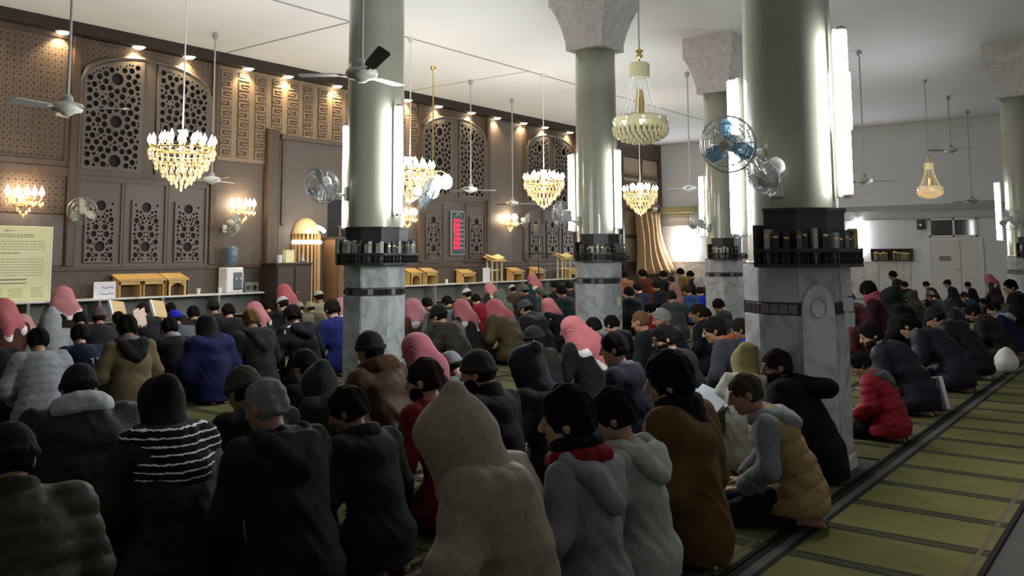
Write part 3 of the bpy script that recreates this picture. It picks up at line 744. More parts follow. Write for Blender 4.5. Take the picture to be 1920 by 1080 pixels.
# globe chandelier
g = thing('globe_chandelier', 'chandelier of lit white glass globes right of the column left of centre', 'chandelier', (14.22, 13.15, 3.30))
rod_to_ceiling(g, 3.30, .014, M_GOLD)
GL = MB().lathe([(.03, .13), (.055, .12), (.10, .06), (.115, -.01), (.10, -.08), (.06, -.13), (.001, -.15)], n=14).mesh('globe', M_GLOBE, True)
for k in range(5):
    a = 2 * math.pi * k / 5 + .4; R = .30
    link('globe', GL, g, (R * math.cos(a), R * math.sin(a), -.12 - .04 * (k % 2)), sc=1.25)
    MB().tube([(0, 0, .1), (R * .6 * math.cos(a), R * .6 * math.sin(a), .12), (R * math.cos(a), R * math.sin(a), .05)], .012, 6).build('arm', M_GOLD, g)
link('globe', GL, g, (0, 0, -.32), sc=1.3)
lamp('globe_glow', 'POINT', (0, 0, -.65), W_CHAND * .5, (.96, 1, .93), g, shadow_soft_size=.3)

# ------------------------------------------------------------------ wall sconces
for x, lab in ((6.65, 'lit crystal wall sconce on the star panel at far left'), (11.05, 'lit crystal wall sconce left of the dark pilaster'), (20.4, 'lit crystal wall sconce between the second and third screens'), (16.05, 'lit crystal wall sconce just right of the column left of centre')):
    s = thing('wall_sconce', lab, 'sconce', (x, YW - .035, 2.52), 0, 'crystal wall sconces')
    MB().box((-.06, -.02, -.12), (.06, 0, .12), .01).build('back_plate', M_GOLD, s)
    for k in range(5):
        dx = (k - 2) * .14; dy = -.16 - .05 * (2 - abs(k - 2))
        MB().tube([(0, -.02, -.04), (dx * .6, dy * .7, -.08), (dx, dy, .0)], .009, 5).build('arm', M_GOLD, s)
        c = link('candle_cup', CUP, s, (dx, dy, .01)); link('bulb', FLAME, c, (0, 0, .05), sc=2.2)
        for j in range(5): link('crystal_drop', DROP, s, (dx + .03 * math.cos(j * 1.26), dy + .03 * math.sin(j * 1.26), -.03 - .03 * (j % 2)), sc=(1.8, 1.8, 1.8))
    for j in range(10): link('crystal_drop', DROP, s, ((j % 5 - 2) * .05, -.12 - .02 * (j % 2), -.14 - .05 * (2 - abs(j % 5 - 2))), sc=(1.9, 1.9, 1.9))
    lamp('sconce_glow', 'POINT', (0, -.22, .10), W_SCONCE, (1, .80, .48), s, shadow_soft_size=.12)

# ------------------------------------------------------------------ ceiling fans
HUB = MB().lathe([(.02, .09), (.06, .075), (.15, .05), (.165, .015), (.15, -.03), (.07, -.05), (.045, -.075), (.001, -.08)], n=20).mesh('motor_housing', M_IVORY, True)
HUBW = HUB.copy(); HUBW.materials.clear(); HUBW.materials.append(M_WHITEPL)
CANOPY = MB().lathe([(.018, .10), (.05, .06), (.06, 0.0), (.02, -.0)], n=12).mesh('canopy', M_GREYMETAL)
def blade_mesh(L, m):
    b = MB(); ca, sa = math.cos(.22), math.sin(.22)
    out = [(.20, -.05), (.26, -.065), (L, -.075), (L + .02, -.05), (L + .02, .05), (L, .07), (.26, .06), (.20, .04)]
    b.prism(out, -.004, .004, lambda x, y, t: (x, y * ca - t * sa, y * sa + t * ca))
    b.box((.12, -.015, -.008), (.24, .015, .006)); return b.mesh('blade', m)
BLD = {'l': blade_mesh(.62, M_GREYMETAL), 'd': blade_mesh(.62, M_BLADEDK), 'w': blade_mesh(.62, M_WHITEPL)}
def ceiling_fan(x, y, z, rot, lab, kinds='lll', hub=HUB):
    f = thing('ceiling_fan', lab, 'fan', (x, y, z), rot, 'ceiling fans on long rods')
    h = HC - z
    MB().tube([(0, 0, .07), (0, 0, h - .04)], .016, 8).build('down_rod', M_GREYMETAL, f)
    MB().lathe([(.02, h - .13), (.06, h - .09), (.05, h)], n=12).build('ceiling_canopy', M_GREYMETAL, f)
    link('motor_housing', hub, f); link('canopy', CANOPY, f, (0, 0, .07))
    for k in range(3): link('blade', BLD[kinds[k]], f, rot=(0, 0, 2 * math.pi * k / 3))
    return f
R_ = math.radians
ceiling_fan(4.72, 5.15, 2.97, R_(-112), 'ceiling fan with a raised blade darkened as if in shade in front of the column left of centre', 'dll').scale = (.8, .8, .8)  # first blade gets the dark material to stand for its shaded underside
for o in bpy.data.objects:
    if o.name == 'blade' and o.parent and o.parent.name == 'ceiling_fan': o.rotation_euler = (-.75, -.20, 0)
    elif o.name in ('blade.001', 'blade.002') and o.parent and o.parent.name == 'ceiling_fan': o.rotation_euler[0] = -.2
ceiling_fan(4.42, 9.5, 3.13, R_(-50), 'pale ceiling fan at far left before the star panel')
ceiling_fan(9.42, 14.39, 2.96, R_(20), 'white ceiling fan just behind the left crystal chandelier', 'www', HUBW)
ceiling_fan(15.89, 13.45, 3.1, R_(-35), 'white ceiling fan on a rod right of the globe chandelier', 'lll', HUBW)
ceiling_fan(18.53, 14.2, 2.92, R_(80), 'ceiling fan above the third arched screen, left of its chandelier', 'lll', HUBW)
ceiling_fan(18.4, 8.89, 3.04, R_(80), 'white ceiling fan above the air conditioner on the right wall', 'www', HUBW)
ceiling_fan(18.75, 5.08, 3.02, R_(-52), 'grey ceiling fan right of the light panel on the nearest column')
ceiling_fan(28.77, 4.75, 3.06, R_(-60), 'far ceiling fan right of the amber basket chandelier')
ceiling_fan(25.77, 4.7, 4.3, R_(10), 'highest far ceiling fan behind the amber basket chandelier')
ceiling_fan(10.7, 11.0, 4.05, R_(110), 'ceiling fan whose dark blade shows left of the column shaft', 'ddd')

# ------------------------------------------------------------------ wall fans
def wall_fan(loc, rotz, tilt, lab, bl, R=.21, arm=.2, roll=0.0):
    """origin at the mounting point; +x points away from the wall or column"""
    f = thing('wall_fan', lab, 'fan', loc, rotz, 'caged fans on columns and walls')
    MB().box((0, -.05, -.10), (.035, .05, .06), .01).build('wall_bracket', M_IVORY, f)
    MB().tube([(.02, 0, -.04), (arm * .5, 0, -.03), (arm, 0, .03)], .016, 8).build('arm', M_IVORY, f)
    h = bpy.data.objects.new('fan_head', MB().tube([(-.12, 0, 0), (-.10, 0, 0), (-.02, 0, 0), (.015, 0, 0)], [.03, .058, .065, .05], 14).mesh('fan_head', M_IVORY, True)); COL.objects.link(h)
    h.parent = f; h.location = (arm + .05, 0, .08); h.rotation_euler = (0, tilt, roll)
    cg = MB()
    for rr, xx in ((R, .05), (R * .98, .035), (R * .98, .065), (R * .75, .105), (R * .45, .12), (R * .75, .0)):
        cg.tube([(xx, rr * math.cos(a), rr * math.sin(a)) for a in np.linspace(0, 2 * math.pi, 25)], .0035, 4, False)
    for k in range(24):
        a = 2 * math.pi * k / 24; c, s = math.cos(a), math.sin(a)
        cg.tube([(.122, .03 * c, .03 * s), (.115, R * .55 * c, R * .55 * s), (.05, R * c, R * s), (-.01, R * .6 * c, R * .6 * s), (-.02, .05 * c, .05 * s)], .0022, 3, False)
    cg.build('cage', M_CAGE, h)
    MB().lathe([(.001, .13), (.035, .128), (.04, .118), (.001, .116)], n=14).build('badge', M_IVORY, h).rotation_euler = (0, R_(90), 0)
    for k in range(3):
        out = [(.03, -.03), (R * .5, -.07), (R * .88, -.05), (R * .92, .02), (R * .7, .06), (.03, .03)]
        b = MB().prism(out, -.003, .003, lambda p, q, t: (.05 + q * .45 + t, q * .9, p)).build('blade', bl, h); b.rotation_euler = (2 * math.pi * k / 3, 0, 0)
    return f
def col_fan(ci, az, z, yaw, tilt, lab, bl, **kw):
    (cx, cy), _ = COLS[ci]; a = R_(az)
    f = wall_fan((cx + .315 * math.cos(a), cy + .315 * math.sin(a), z), a, tilt, lab, bl, **kw)
    for ch in f.children:
        if ch.name.startswith('fan_head'): ch.rotation_euler = (0, tilt, yaw)
    return f
col_fan(0, 160, 2.20, R_(25), R_(12), 'caged fan with blue blades on the left of the nearest column', M_BLUEBL, arm=.26, R=.2)
col_fan(0, -178, 2.0, R_(-40), R_(30), 'caged grey fan low on the front of the nearest column', M_GREYBL, arm=.12, R=.16)
col_fan(1, 150, 2.22, R_(55), R_(25), 'caged fan on the left of the column behind the ceiling fan', M_GREYBL, arm=.22)
col_fan(1, -20, 2.15, R_(-15), R_(20), 'grey blue caged fan on the right of the column behind the ceiling fan', M_BLUEBL, arm=.22)
col_fan(2, 150, 2.05, R_(20), R_(10), 'caged fan on the left of the centre column', M_GREYBL, arm=.2)
col_fan(3, 150, 2.05, R_(20), R_(10), 'caged fan on the left of the half hidden column', M_GREYBL, arm=.2)
col_fan(4, 160, 2.1, R_(10), R_(10), 'caged fan on the column at the right edge', M_GREYBL, arm=.2)
wall_fan((7.55, YW - .11, 2.28), R_(-90), R_(18), 'ivory caged fan below the left wall sconce', M_IVORY, .25, .25, R_(-30))
wall_fan((10.7, YW - .05, 2.12), R_(-90), R_(18), 'brownish caged fan left of the second wall sconce', M_GREYBL, .25, .25, R_(30))
wall_fan((20.9, YW - .05, 2.5), R_(-90), R_(18), 'ivory caged fan beside the third wall sconce', M_IVORY, .25, .25, R_(25))

# ------------------------------------------------------------------ right wall: door, transom, speaker, shelf, air conditioner
ydl, ydr = at_x(1838, 500, XR).y, at_x(1747, 500, XR).y
d = struct(thing('door_1', '', '', (XR, 0, 0))); del d['label']; del d['category']
MB().box((-.06, ydl - .12, 0), (0, ydl, 2.0), .005).box((-.06, ydr, 0), (0, ydr + .12, 2.0), .005).box((-.06, ydl, 1.93), (0, ydr, 2.0), .005).build('door_frame', M_WHITEPL, d)
my = ydr - (ydr - ydl) * .62
for a, b_ in ((ydl, my - .005), (my + .005, ydr)):
    lf = MB().box((-.045, a, .01), (-.01, b_, 1.93), .006).build('door_leaf', mat('door_paint', (.70, .68, .68), .5), d)
pl = MB().box((-.055, my + .28, 1.27), (-.045, my + .62, 1.42), .003).build('door_plate', mat('mauve_plate', (.28, .20, .22), .5), d); pl['label'] = 'small mauve name plate'
MB().tube([(-.06, my + .06, 1.0), (-.09, my + .06, 1.0), (-.09, my + .16, 1.0)], .012, 6).build('door_handle', M_STEEL, d)
w2 = struct(thing('window_2', '', '', (XR, 0, 0))); del w2['label']; del w2['category']
ya, yb = at_x(1833, 430, XR).y, at_x(1742, 430, XR).y
ym = ya + (yb - ya) * .48
fr = MB()
for y in (ya, ym - .03, yb - .06): fr.box((-.05, y, 2.03), (0, y + .06, 2.62))
fr.box((-.05, ya, 2.03), (0, yb, 2.08)).box((-.05, ya, 2.57), (0, yb, 2.62)); fr.build('window_frame', M_WHITEPL, w2)
for a, b_ in ((ya + .06, ym - .03), (ym + .03, yb - .06)): MB().box((-.02, a, 2.08), (-.012, b_, 2.57)).build('window_pane', M_GLASSDK, w2)
sp = thing('loudspeaker', 'small black loudspeaker on the right wall above the door', 'speaker', (XR, at_x(1728, 420, XR).y, 2.45))
MB().box((-.16, -.12, -.16), (-.01, .12, .16), .012).build('cabinet', M_BLACK, sp); MB().lathe([(.08, 0), (.09, .012), (.03, .02), (.001, .02)], n=14).build('cone', M_GLASSDK, sp).rotation_euler = (0, R_(-90), 0)
sp.children[-1].location = (-.16, 0, -.03)
y0, y1 = at_x(1712, 480, XR).y, at_x(1636, 480, XR).y
s = thing('wall_shelf', 'long dark wooden bookshelf on the right wall left of the door', 'bookshelf', (XR, (y0 + y1) / 2, 1.27))
hw = (y1 - y0) / 2
sb = MB().box((-.20, -hw, 0), (0, hw, .03)).box((-.20, -hw, .37), (0, hw, .40)).box((-.012, -hw, .03), (0, hw, .37)); sb.build('carcass', M_DARKWOOD, s)
for y in (-hw, 0, hw - .03): MB().box((-.20, y, .03), (0, y + .03, .37)).build('upright', M_DARKWOOD, s)
nth = {}; rr = random.Random(8); y = -hw + .06
while y < hw - .08:
    t = rr.uniform(.035, .06); k = rr.choice(['dark', 'grey', 'brown', 'brown', 'green'])
    m = bcols.get(k) or mat('book_brown', (.13, .10, .055), .6); h = rr.uniform(.24, .32)
    if not -.05 < y < .07:
        o = link('book', book_mesh(t, h, .13, m), None, (XR - .16, (y0 + y1) / 2 + y + t / 2, 1.301), (0, 0, math.pi))
        nth[k] = nth.get(k, 0) + 1; tag(o, '%s %s book from the right in the long shelf on the right wall' % (ORD[nth[k]], {'dark': 'black', 'grey': 'grey', 'brown': 'brown', 'green': 'green'}[k]), 'book', '%s books in the long wall shelf' % k)
    y += t + .004
ya = at_x(1307, 378, XR).y; yb_ = at_x(1243, 378, XR).y
a = thing('air_conditioner', 'olive ivory split air conditioner high on the right wall near the curtain', 'air conditioner', (XR, (ya + yb_) / 2, 3.2))
hw = (yb_ - ya) / 2; M_AC = mat('aged_ivory', (.42, .40, .22), .5)
MB().box((-.22, -hw, -.10), (0, hw, .17), .02).build('casing', M_AC, a); MB().box((-.20, -hw + .05, -.15), (-.02, hw - .05, -.105)).build('outlet_flap', mat('ac_shadow', (.2, .19, .1), .6), a)
for k in range(4): MB().box((-.226, -hw + .06, -.04 + .045 * k), (-.218, hw - .06, -.03 + .045 * k)).build('grille_bar', M_AC, a)
# paper notices on the nearest column's right flank
for k in range(4):
    a = R_(-98); z = 1.36 - .105 * k
    o = MB().box((0, -.035, -.048), (.002, .035, .048)).build('paper_notice', M_PAPER); c0 = COLS[0][0]
    o.location = (c0[0] + .385 * math.cos(a) + .006 * k, c0[1] + .385 * math.sin(a) - .004 * k, z); o.rotation_euler = (0, .10, R_(-148))
    tag(o, 'small white paper notice, %s of the strip hung on the nearest column' % ['topmost', 'second from the top', 'third from the top', 'lowest'][k], 'paper', 'notices hung on the nearest column')
o = MB().box((0, -.05, -.07), (.004, .05, .07), .001).build('yellow_notice', M_YPAPER); a = R_(-90); c0 = COLS[2][0]
o.location = (c0[0] + .02, c0[1] - AP - .003, .80); o.rotation_euler = (0, 0, a); tag(o, 'yellow notice fixed low on the marble of the centre column', 'notice')

# ------------------------------------------------------------------ counters along the front wall and what stands on them
def counter(x0, x1, lab):
    c = thing('shelf_counter', lab, 'counter', (x0, 15.42, 0)); L = x1 - x0
    MB().box((0, 0, .74), (L, .46, .775), .006).build('counter_top', M_MARBLE2, c)
    MB().box((0, .40, .0), (L, .45, .74)).build('back_board', mat('counter_back', (.16, .16, .15), .8), c)
    MB().box((.02, .02, .33), (L - .02, .40, .355)).build('lower_shelf', mat('counter_shelf', (.20, .20, .19), .8), c)
    n = max(2, int(L / 1.2))
    for k in range(n + 1):
        x = k * (L - .05) / n; MB().box((x, .01, 0), (x + .05, .40, .74)).build('upright', MATS['counter_shelf'], c)
    return c
counter(4.2, 11.6, 'low shelf counter with a pale marble top along the wooden wall at left')
counter(15.5, 24.5, 'low shelf counter with a pale marble top between the two columns')
CT = .776
def lines(b, x0, x1, z0, z1, n, rnd, y, h=.012, jit=.35):
    for k in range(n):
        z = z1 - (k + .5) * (z1 - z0) / n; w = (x1 - x0) * (1 - jit * rnd.random()); x = x1 - w
        while x < x1 - .01:
            q = min(rnd.uniform(.02, .07), x1 - x); b.box((x, y - .0008, z - h / 2), (x + q, y, z + h / 2)); x += q + .014
# yellow notice board
nb = thing('notice_board', 'tall pale yellow notice board with rows of text at the left edge', 'notice board', (6.35, 15.62, CT))
MB().box((-.72, 0, 0), (.74, .03, 1.28), .004).build('board', M_YPAPER, nb)
MB().box((.735, -.005, 0), (.76, .03, 1.28)).build('edge_strip', mat('pale_edge', (.75, .74, .6), .6), nb)
rr = random.Random(2); b = MB()
lines(b, -.10, .12, 1.18, 1.22, 1, rr, 0, .02); lines(b, -.40, .45, 1.08, 1.15, 2, rr, 0, .018, .2)
lines(b, -.62, .64, .86, 1.04, 4, rr, 0, .010); lines(b, -.25, .25, .80, .84, 1, rr, 0, .02)
lines(b, -.62, .64, .42, .74, 7, rr, 0, .010); b.box((-.62, -.0008, .36), (.35, 0, .385)); b.box((-.62, -.0008, .30), (.35, 0, .32))
for k in range(4): lines(b, -.62 + .33 * k, -.36 + .33 * k, .06, .24, 5, rr, 0, .009)
b.build('printed_text', M_INK, nb)
# white table sign
sg = thing('table_sign', 'white card sign with two lines of blue writing on the counter', 'sign', (8.02, 15.52, CT))
MB().box((-.20, 0, 0), (.21, .006, .30)).build('card', M_PAPER, sg); MB().box((-.2, .02, 0), (.2, .10, .006)).build('foot', M_PAPER, sg)
b = MB()
def squiggle(x0, x1, z, h, y):
    pts = []; n = 26
    for k in range(n): u = k / (n - 1); pts.append((x0 + (x1 - x0) * u, y, z + h * (.5 * math.sin(u * 23) + .4 * math.sin(u * 9 + 1))))
    b.tube(pts, .006, 4)
squiggle(-.05, .16, .19, .022, -.002); squiggle(-.09, .18, .075, .016, -.002)
b.build('blue_writing', M_BLUEINK, sg)
def lectern(x, y, lab, w=.42, h=.40, d=.28, rz=0.0, arch=False):
    t = thing('wooden_lectern', lab, 'lectern', (x, y, CT), rz, 'small wooden lecterns on the counters')
    for s in (-1, 1): MB().prism([(0, 0), (d, 0), (d, h), (0, h - .10)], 0, .022, lambda a, b, tt: (s * (w / 2 - .022) + (tt if s > 0 else -tt + .0), a, b)).build('side_panel', M_PINE, t)
    MB().box((-w / 2, d - .02, 0), (w / 2, d, h)).build('back_panel', mat('lectern_inside', (.14, .09, .045), .8), t)
    MB().obox((0, d / 2, h - .035), (w / 2 + .02, 0, 0), (0, d / 2 + .015, .055), (0, -.004, .010)).build('sloping_top', M_PINE, t)
    MB().obox((0, -.012, h - .085), (w / 2 + .02, 0, 0), (0, .006, 0), (0, 0, .022)).build('book_ledge', M_PINE, t)
    MB().box((-w / 2, 0, h - .17), (w / 2, .016, h - .11)).build('front_apron', M_PINE, t)
    if arch:
        n = 10; p = [(-w / 2, 0), (-w / 2 + .07, 0), (-w / 2 + .07, .15)] + [(-(w / 2 - .07) * math.cos(math.pi * k / n), .15 + .08 * math.sin(math.pi * k / n)) for k in range(1, n)] + [(w / 2 - .07, .15), (w / 2 - .07, 0), (w / 2, 0), (w / 2, h - .16), (-w / 2, h - .16)]
        MB().prism(p, 0, .014, lambda a, b, tt: (a, tt, b)).build('arched_front', M_PINE, t)
    return t
lectern(8.50, 15.50, 'leftmost of the three honey wood lecterns right of the white sign')
lectern(8.97, 15.50, 'middle of the three honey wood lecterns right of the white sign')
lectern(9.46, 15.50, 'honey wood lectern with an arched front, right of two plain ones', arch=True)
lectern(16.15, 15.50, 'honey wood lectern with an arched front just right of the marble column base', arch=True)
lectern(16.72, 15.48, 'honey wood lectern with pale legs, second right of the marble column base')
lectern(18.25, 15.50, 'small dark lectern with a pale top near the middle of the right counter', .5, .34)
lectern(20.5, 15.5, 'low honey wood lectern right of the tall reading stand', .5, .36)
lectern(21.6, 15.5, 'low honey wood lectern half way along the right counter end', .5, .36)
lectern(23.6, 15.5, 'low honey wood lectern at the right end of the counter', .6, .30)
def reading_stand(x, y, h, lab):
    t = thing('reading_stand', lab, 'stand', (x, y, CT), 0, 'tall reading stands on the counter')
    for s in (-1, 1):
        for yy in (-.08, .1): MB().box((s * .22 - .018, yy - .018, 0), (s * .22 + .018, yy + .018, h)).build('leg', mat('pale_pine', (.68, .55, .28), .5), t)
    MB().obox((0, 0, h + .03), (.34, 0, 0), (0, .17, .07), (0, -.005, .012)).build('sloping_top', M_PINE, t)
    MB().box((-.22, -.005, .3), (.22, .015, .34)).build('cross_rail', MATS['pale_pine'], t)
    bk = MB()
    for s in (-1, 1): bk.obox((s * .15, -.01, h + .075), (.14, 0, s * .025), (0, .12, .05), (0, -.006, .016))
    o = bk.build('open_book', mat('yellowed_pages', (.72, .62, .30), .8)); o.location = (x, y, CT); tag(o, 'yellowed open book lying on the %s' % lab, 'book'); return t
reading_stand(19.45, 15.56, .62, 'tall pine reading stand left of the microphone boom')
reading_stand(23.0, 15.56, .66, 'tall pine reading stand close to the centre column')
# water dispenser
wd = thing('water_dispenser', 'white bottled water dispenser at the right end of the left counter', 'water dispenser', (10.75, 15.62, CT))
MB().box((-.20, -.14, 0), (.20, .17, .52), .02).build('housing', M_WHITEPL, wd)
MB().box((-.05, -.148, .08), (.16, -.141, .42), .003).build('tap_recess', mat('recess_grey', (.10, .11, .13), .4), wd)
for x in (0, .1): MB().tube([(x, -.15, .30), (x, -.19, .30), (x, -.19, .27)], .013, 6).build('tap', M_WHITEPL, wd)
MB().box((-.04, -.20, .07), (.15, -.142, .09)).build('drip_tray', M_BLACK, wd)
MB().lathe([(.05, .52), (.06, .56), (.13, .62), (.135, .66), (.128, .70), (.135, .74), (.135, .80), (.128, .83), (.135, .87), (.13, .93), (.10, .955), (.001, .96)], n=20).build('water_bottle', M_WATER, wd, True)
rd = thing('radio', 'small grey radio with two dials right of the water dispenser', 'radio', (11.17, 15.56, CT))
MB().box((-.17, -.07, 0), (.17, .07, .20), .01).build('case', mat('radio_grey', (.14, .15, .15), .4), rd)
for x in (-.09, .07): MB().lathe([(.055, 0), (.05, .012), (.001, .012)], n=14).build('dial', M_BLACK, rd).rotation_euler = (R_(90), 0, 0)
for i, c in enumerate([c for c in rd.children if c.name.startswith('dial')]): c.location = (-.09 + .16 * i, -.07, .09)
MB().tube([(-.12, .03, .19), (-.15, .04, .42)], .005, 5).build('aerial', M_STEEL, rd)
for x, lab in ((9.93, 'white paper cup right of the arched lectern on the left counter'), (10.42, 'white paper cup against the water dispenser'), (17.33, 'white paper cup on the right counter near the lecterns')):
    c = MB().lathe([(.03, 0), (.042, .11), (.044, .115), (.038, .112), (.028, .006), (.001, .005)], n=14, close=False).build('paper_cup', M_WHITEPL, None, True); c.location = (x, 15.52, CT); tag(c, lab, 'cup')
o = MB().box((-.16, 0, 0), (.16, .006, .40)).box((-.16, .03, 0), (.16, .1, .006)).build('paper_sheet', M_PAPER); o.location = (19.0, 15.5, CT); tag(o, 'white printed sheet standing on the right counter before the reading stand', 'paper')
# dark cabinet and things on it
cb = thing('dark_cabinet', 'dark brown two door cabinet left of the slatted niche', 'cabinet', (11.95, 15.28, 0))
MB().box((-.52, -.25, .05), (.42, .27, 1.34), .008).build('body', M_DARKWOOD, cb); MB().box((-.55, -.28, 1.34), (.45, .29, 1.385), .006).build('top_board', M_DARKWOOD, cb)
for s, a, b_ in ((1, -.50, -.06), (-1, -.04, .40)):
    dr = MB().box((a, -.272, .10), (b_, -.252, 1.30), .008).build('cabinet_door', wood_mat('dark_red_wood', (.055, .028, .022), (.03, .016, .013), 5), cb)
    k = MB().ball((0, 0, 0), .018, 8, 6).build('knob', M_GOLD, dr, True); k.location = (b_ - .05 if s > 0 else a + .05, -.285, .75)
b = thing('desk_box', 'yellow paper box standing on the dark cabinet', 'box', (11.87, 15.2, 1.386)); MB().box((-.11, -.06, 0), (.11, .06, .27), .004).build('box_body', mat('pale_yellow_card', (.75, .70, .42), .7), b); MB().box((-.112, -.062, .235), (.112, .062, .272), .003).build('box_lid', mat('card_lid', (.66, .60, .33), .7), b)
c = MB().lathe([(.045, 0), (.055, .16), (.058, .165), (.05, .16), (.04, .01), (.001, .008)], n=14, close=False).build('white_cup', M_WHITEPL, None, True); c.location = (11.58, 15.12, 1.386); tag(c, 'white cup at the left end of the dark cabinet top', 'cup')
c = MB().lathe([(.05, 0), (.06, .05), (.03, .09), (.028, .14), (.04, .17)], n=14).build('steel_jug', M_STEEL, None, True); c.location = (12.2, 15.14, 1.386); tag(c, 'small steel jug on the right of the dark cabinet top', 'jug')
# slatted niche: half round slatted screen with lit half dome
ni = thing('slatted_niche', 'lit semicircular niche of light vertical wooden slats under a half dome', 'niche', (12.80, YW - .10, 0))
Rn = .38; nS = 11
for k in range(nS):
    a = math.pi + math.pi * (k + .5) / nS; x, y = Rn * math.cos(a), Rn * .62 * math.sin(a)
    sl = MB().box((-.024, -.014, 0), (.024, .014, 2.02 + .02 * math.sin(math.pi * (k + .5) / nS)), .004).build('slat', M_GOLDSLAT, ni); sl.location = (x, y, 0); sl.rotation_euler = (0, 0, a + math.pi / 2)
MB().prism([(Rn * .86 * math.cos(math.pi + math.pi * k / 16), Rn * .52 * math.sin(math.pi + math.pi * k / 16)) for k in range(17)], 0.0, 1.98, lambda a, b, t: (a, b, t)).build('inner_drum', mat('drum_brown', (.14, .085, .05), .7), ni)
def half_dome():
    b = MB(); n, m_ = 18, 7; vs = []; fs = []
    for j in range(m_ + 1):
        e = math.pi / 2 * j / m_
        for i in range(n + 1):
            a = math.pi + math.pi * i / n; vs.append((Rn * .97 * math.cos(e) * math.cos(a), Rn * .60 * math.cos(e) * math.sin(a), 2.03 + .38 * math.sin(e)))
    for j in range(m_):
        for i in range(n): q = j * (n + 1) + i; fs.append((q, q + 1, q + n + 2, q + n + 1))
    return b.add(vs, fs)
half_dome().build('half_dome', mat('dome_cream', (.72, .52, .28), .35), ni, True)
MB().tube([(Rn * 1.03 * math.cos(a), Rn * .65 * math.sin(a), 1.84) for a in np.linspace(math.pi * 1.05, math.pi * 1.95, 21)], .045, 8).build('light_band', mat('lit_band', (1, 1, 1), .4, emit=((1, .86, .6), 5)), ni, True)
MB().tube([(.02, -.38, 2.18), (.16, -.38, 2.14), (.28, -.32, 2.09)], .05, 8).build('reading_lamp', MATS['lit_band'], ni, True)
lamp('niche_glow', 'POINT', (0, -.55, 2.12), 14, (1, .80, .5), ni, shadow_soft_size=.1)
# minbar box with rail
mb = thing('wooden_pulpit', 'brown wooden pulpit box beneath the dark opening, left of the marble column', 'pulpit', (13.95, YW - .42, 0))
MB().box((-.62, -.25, 0), (.75, .30, 1.92), .01).build('body', wood_mat('pulpit_wood', (.20, .115, .062), (.14, .078, .042), 4), mb)
MB().box((-.54, -.262, .12), (.68, -.252, 1.78), .006).build('front_panel', wood_mat('pulpit_panel', (.235, .135, .072), (.17, .095, .05), 4), mb)
MB().box((-.64, -.27, 1.92), (.77, .31, 1.96), .006).build('top_rail', M_TRIMWOOD, mb)
for k in range(7): link('rail_post', MB().lathe([(.02, 0), (.028, .06), (.015, .12), (.02, .22)], n=8).mesh('rail_post', M_TRIMWOOD), mb, (-.58 + .21 * k, -.22, 1.96))
MB().box((-.64, -.26, 2.18), (.77, -.19, 2.22), .006).build('hand_rail', M_TRIMWOOD, mb)
# LED prayer clock
ck = thing('led_clock', 'tall grey wall clock board with a column of red lit digits', 'clock', (18.12, YW - .055, 2.14))
MB().box((-.30, -.05, -.62), (.30, 0, .62), .012).build('case', mat('clock_grey', (.16, .19, .19), .4), ck)
MB().box((-.25, -.054, -.57), (.25, -.05, .57)).build('face', mat('clock_face', (.05, .06, .065), .25), ck)
MB().tube([(.10 * math.cos(a), -.056, .46 + .07 * math.sin(a)) for a in np.linspace(0, math.pi, 13)], .01, 5).build('emblem', mat('clock_print', (.55, .58, .58), .6), ck)
seg = MB()
def digit(x, z, on, w=.05, h=.095, t=.019):
    for s_, (a0, a1, c0, c1) in enumerate(((0, w, h - t, h), (w - t, w, h / 2, h), (w - t, w, 0, h / 2), (0, w, 0, t), (0, t, 0, h / 2), (0, t, h / 2, h), (0, w, h / 2 - t / 2, h / 2 + t / 2))):
        if on[s_] == '1': seg.box((x + a0, -.058, z + c0), (x + a1, -.0545, z + c1))
DG = ['1111110', '0110000', '1101101', '1111001', '0110011', '1011011', '1011111', '1110000', '1111111', '1111011']
rr = random.Random(11)
for k in range(7):
    z = .30 - .125 * k
    for x in (-.20, -.135, -.045, .02): digit(x, z, DG[rr.randrange(10)])
    seg.box((-.07, -.058, z + .025), (-.055, -.0545, z + .04)); seg.box((-.07, -.058, z + .06), (-.055, -.0545, z + .075))
seg.build('red_digits', M_RED, ck)
pr = MB()
for k in range(7): lines(pr, .10, .22, .32 - .125 * k, .37 - .125 * k, 1, rr, -.0545, .022, .2)
pr.build('printed_names', MATS['clock_print'], ck)
# microphone stand with boom
ms = thing('microphone_stand', 'tall dark microphone and speaker stand with a boom by the reading stands', 'stand', (20.9, 15.05, 0))
MB().tube([(0, 0, .03), (0, 0, 2.25)], .02, 8).build('pole', M_BLACK, ms)
for k in range(3): MB().tube([(0, 0, .28), (.36 * math.cos(2.1 * k), .30 * math.sin(2.1 * k), .01)], .013, 6).build('leg', M_BLACK, ms)
MB().box((-.12, -.12, 2.05), (.12, .10, 2.45), .02).build('speaker_box', mat('speaker_grey', (.06, .065, .07), .5), ms)
MB().tube([(-.62, 0, 1.58), (0, 0, 1.60), (.62, 0, 1.58)], .014, 6).build('boom', M_BLACK, ms); MB().tube([(-.5, 0, 1.58), (-.5, 0, .8)], .008, 5).build('cable', M_BLACK, ms)

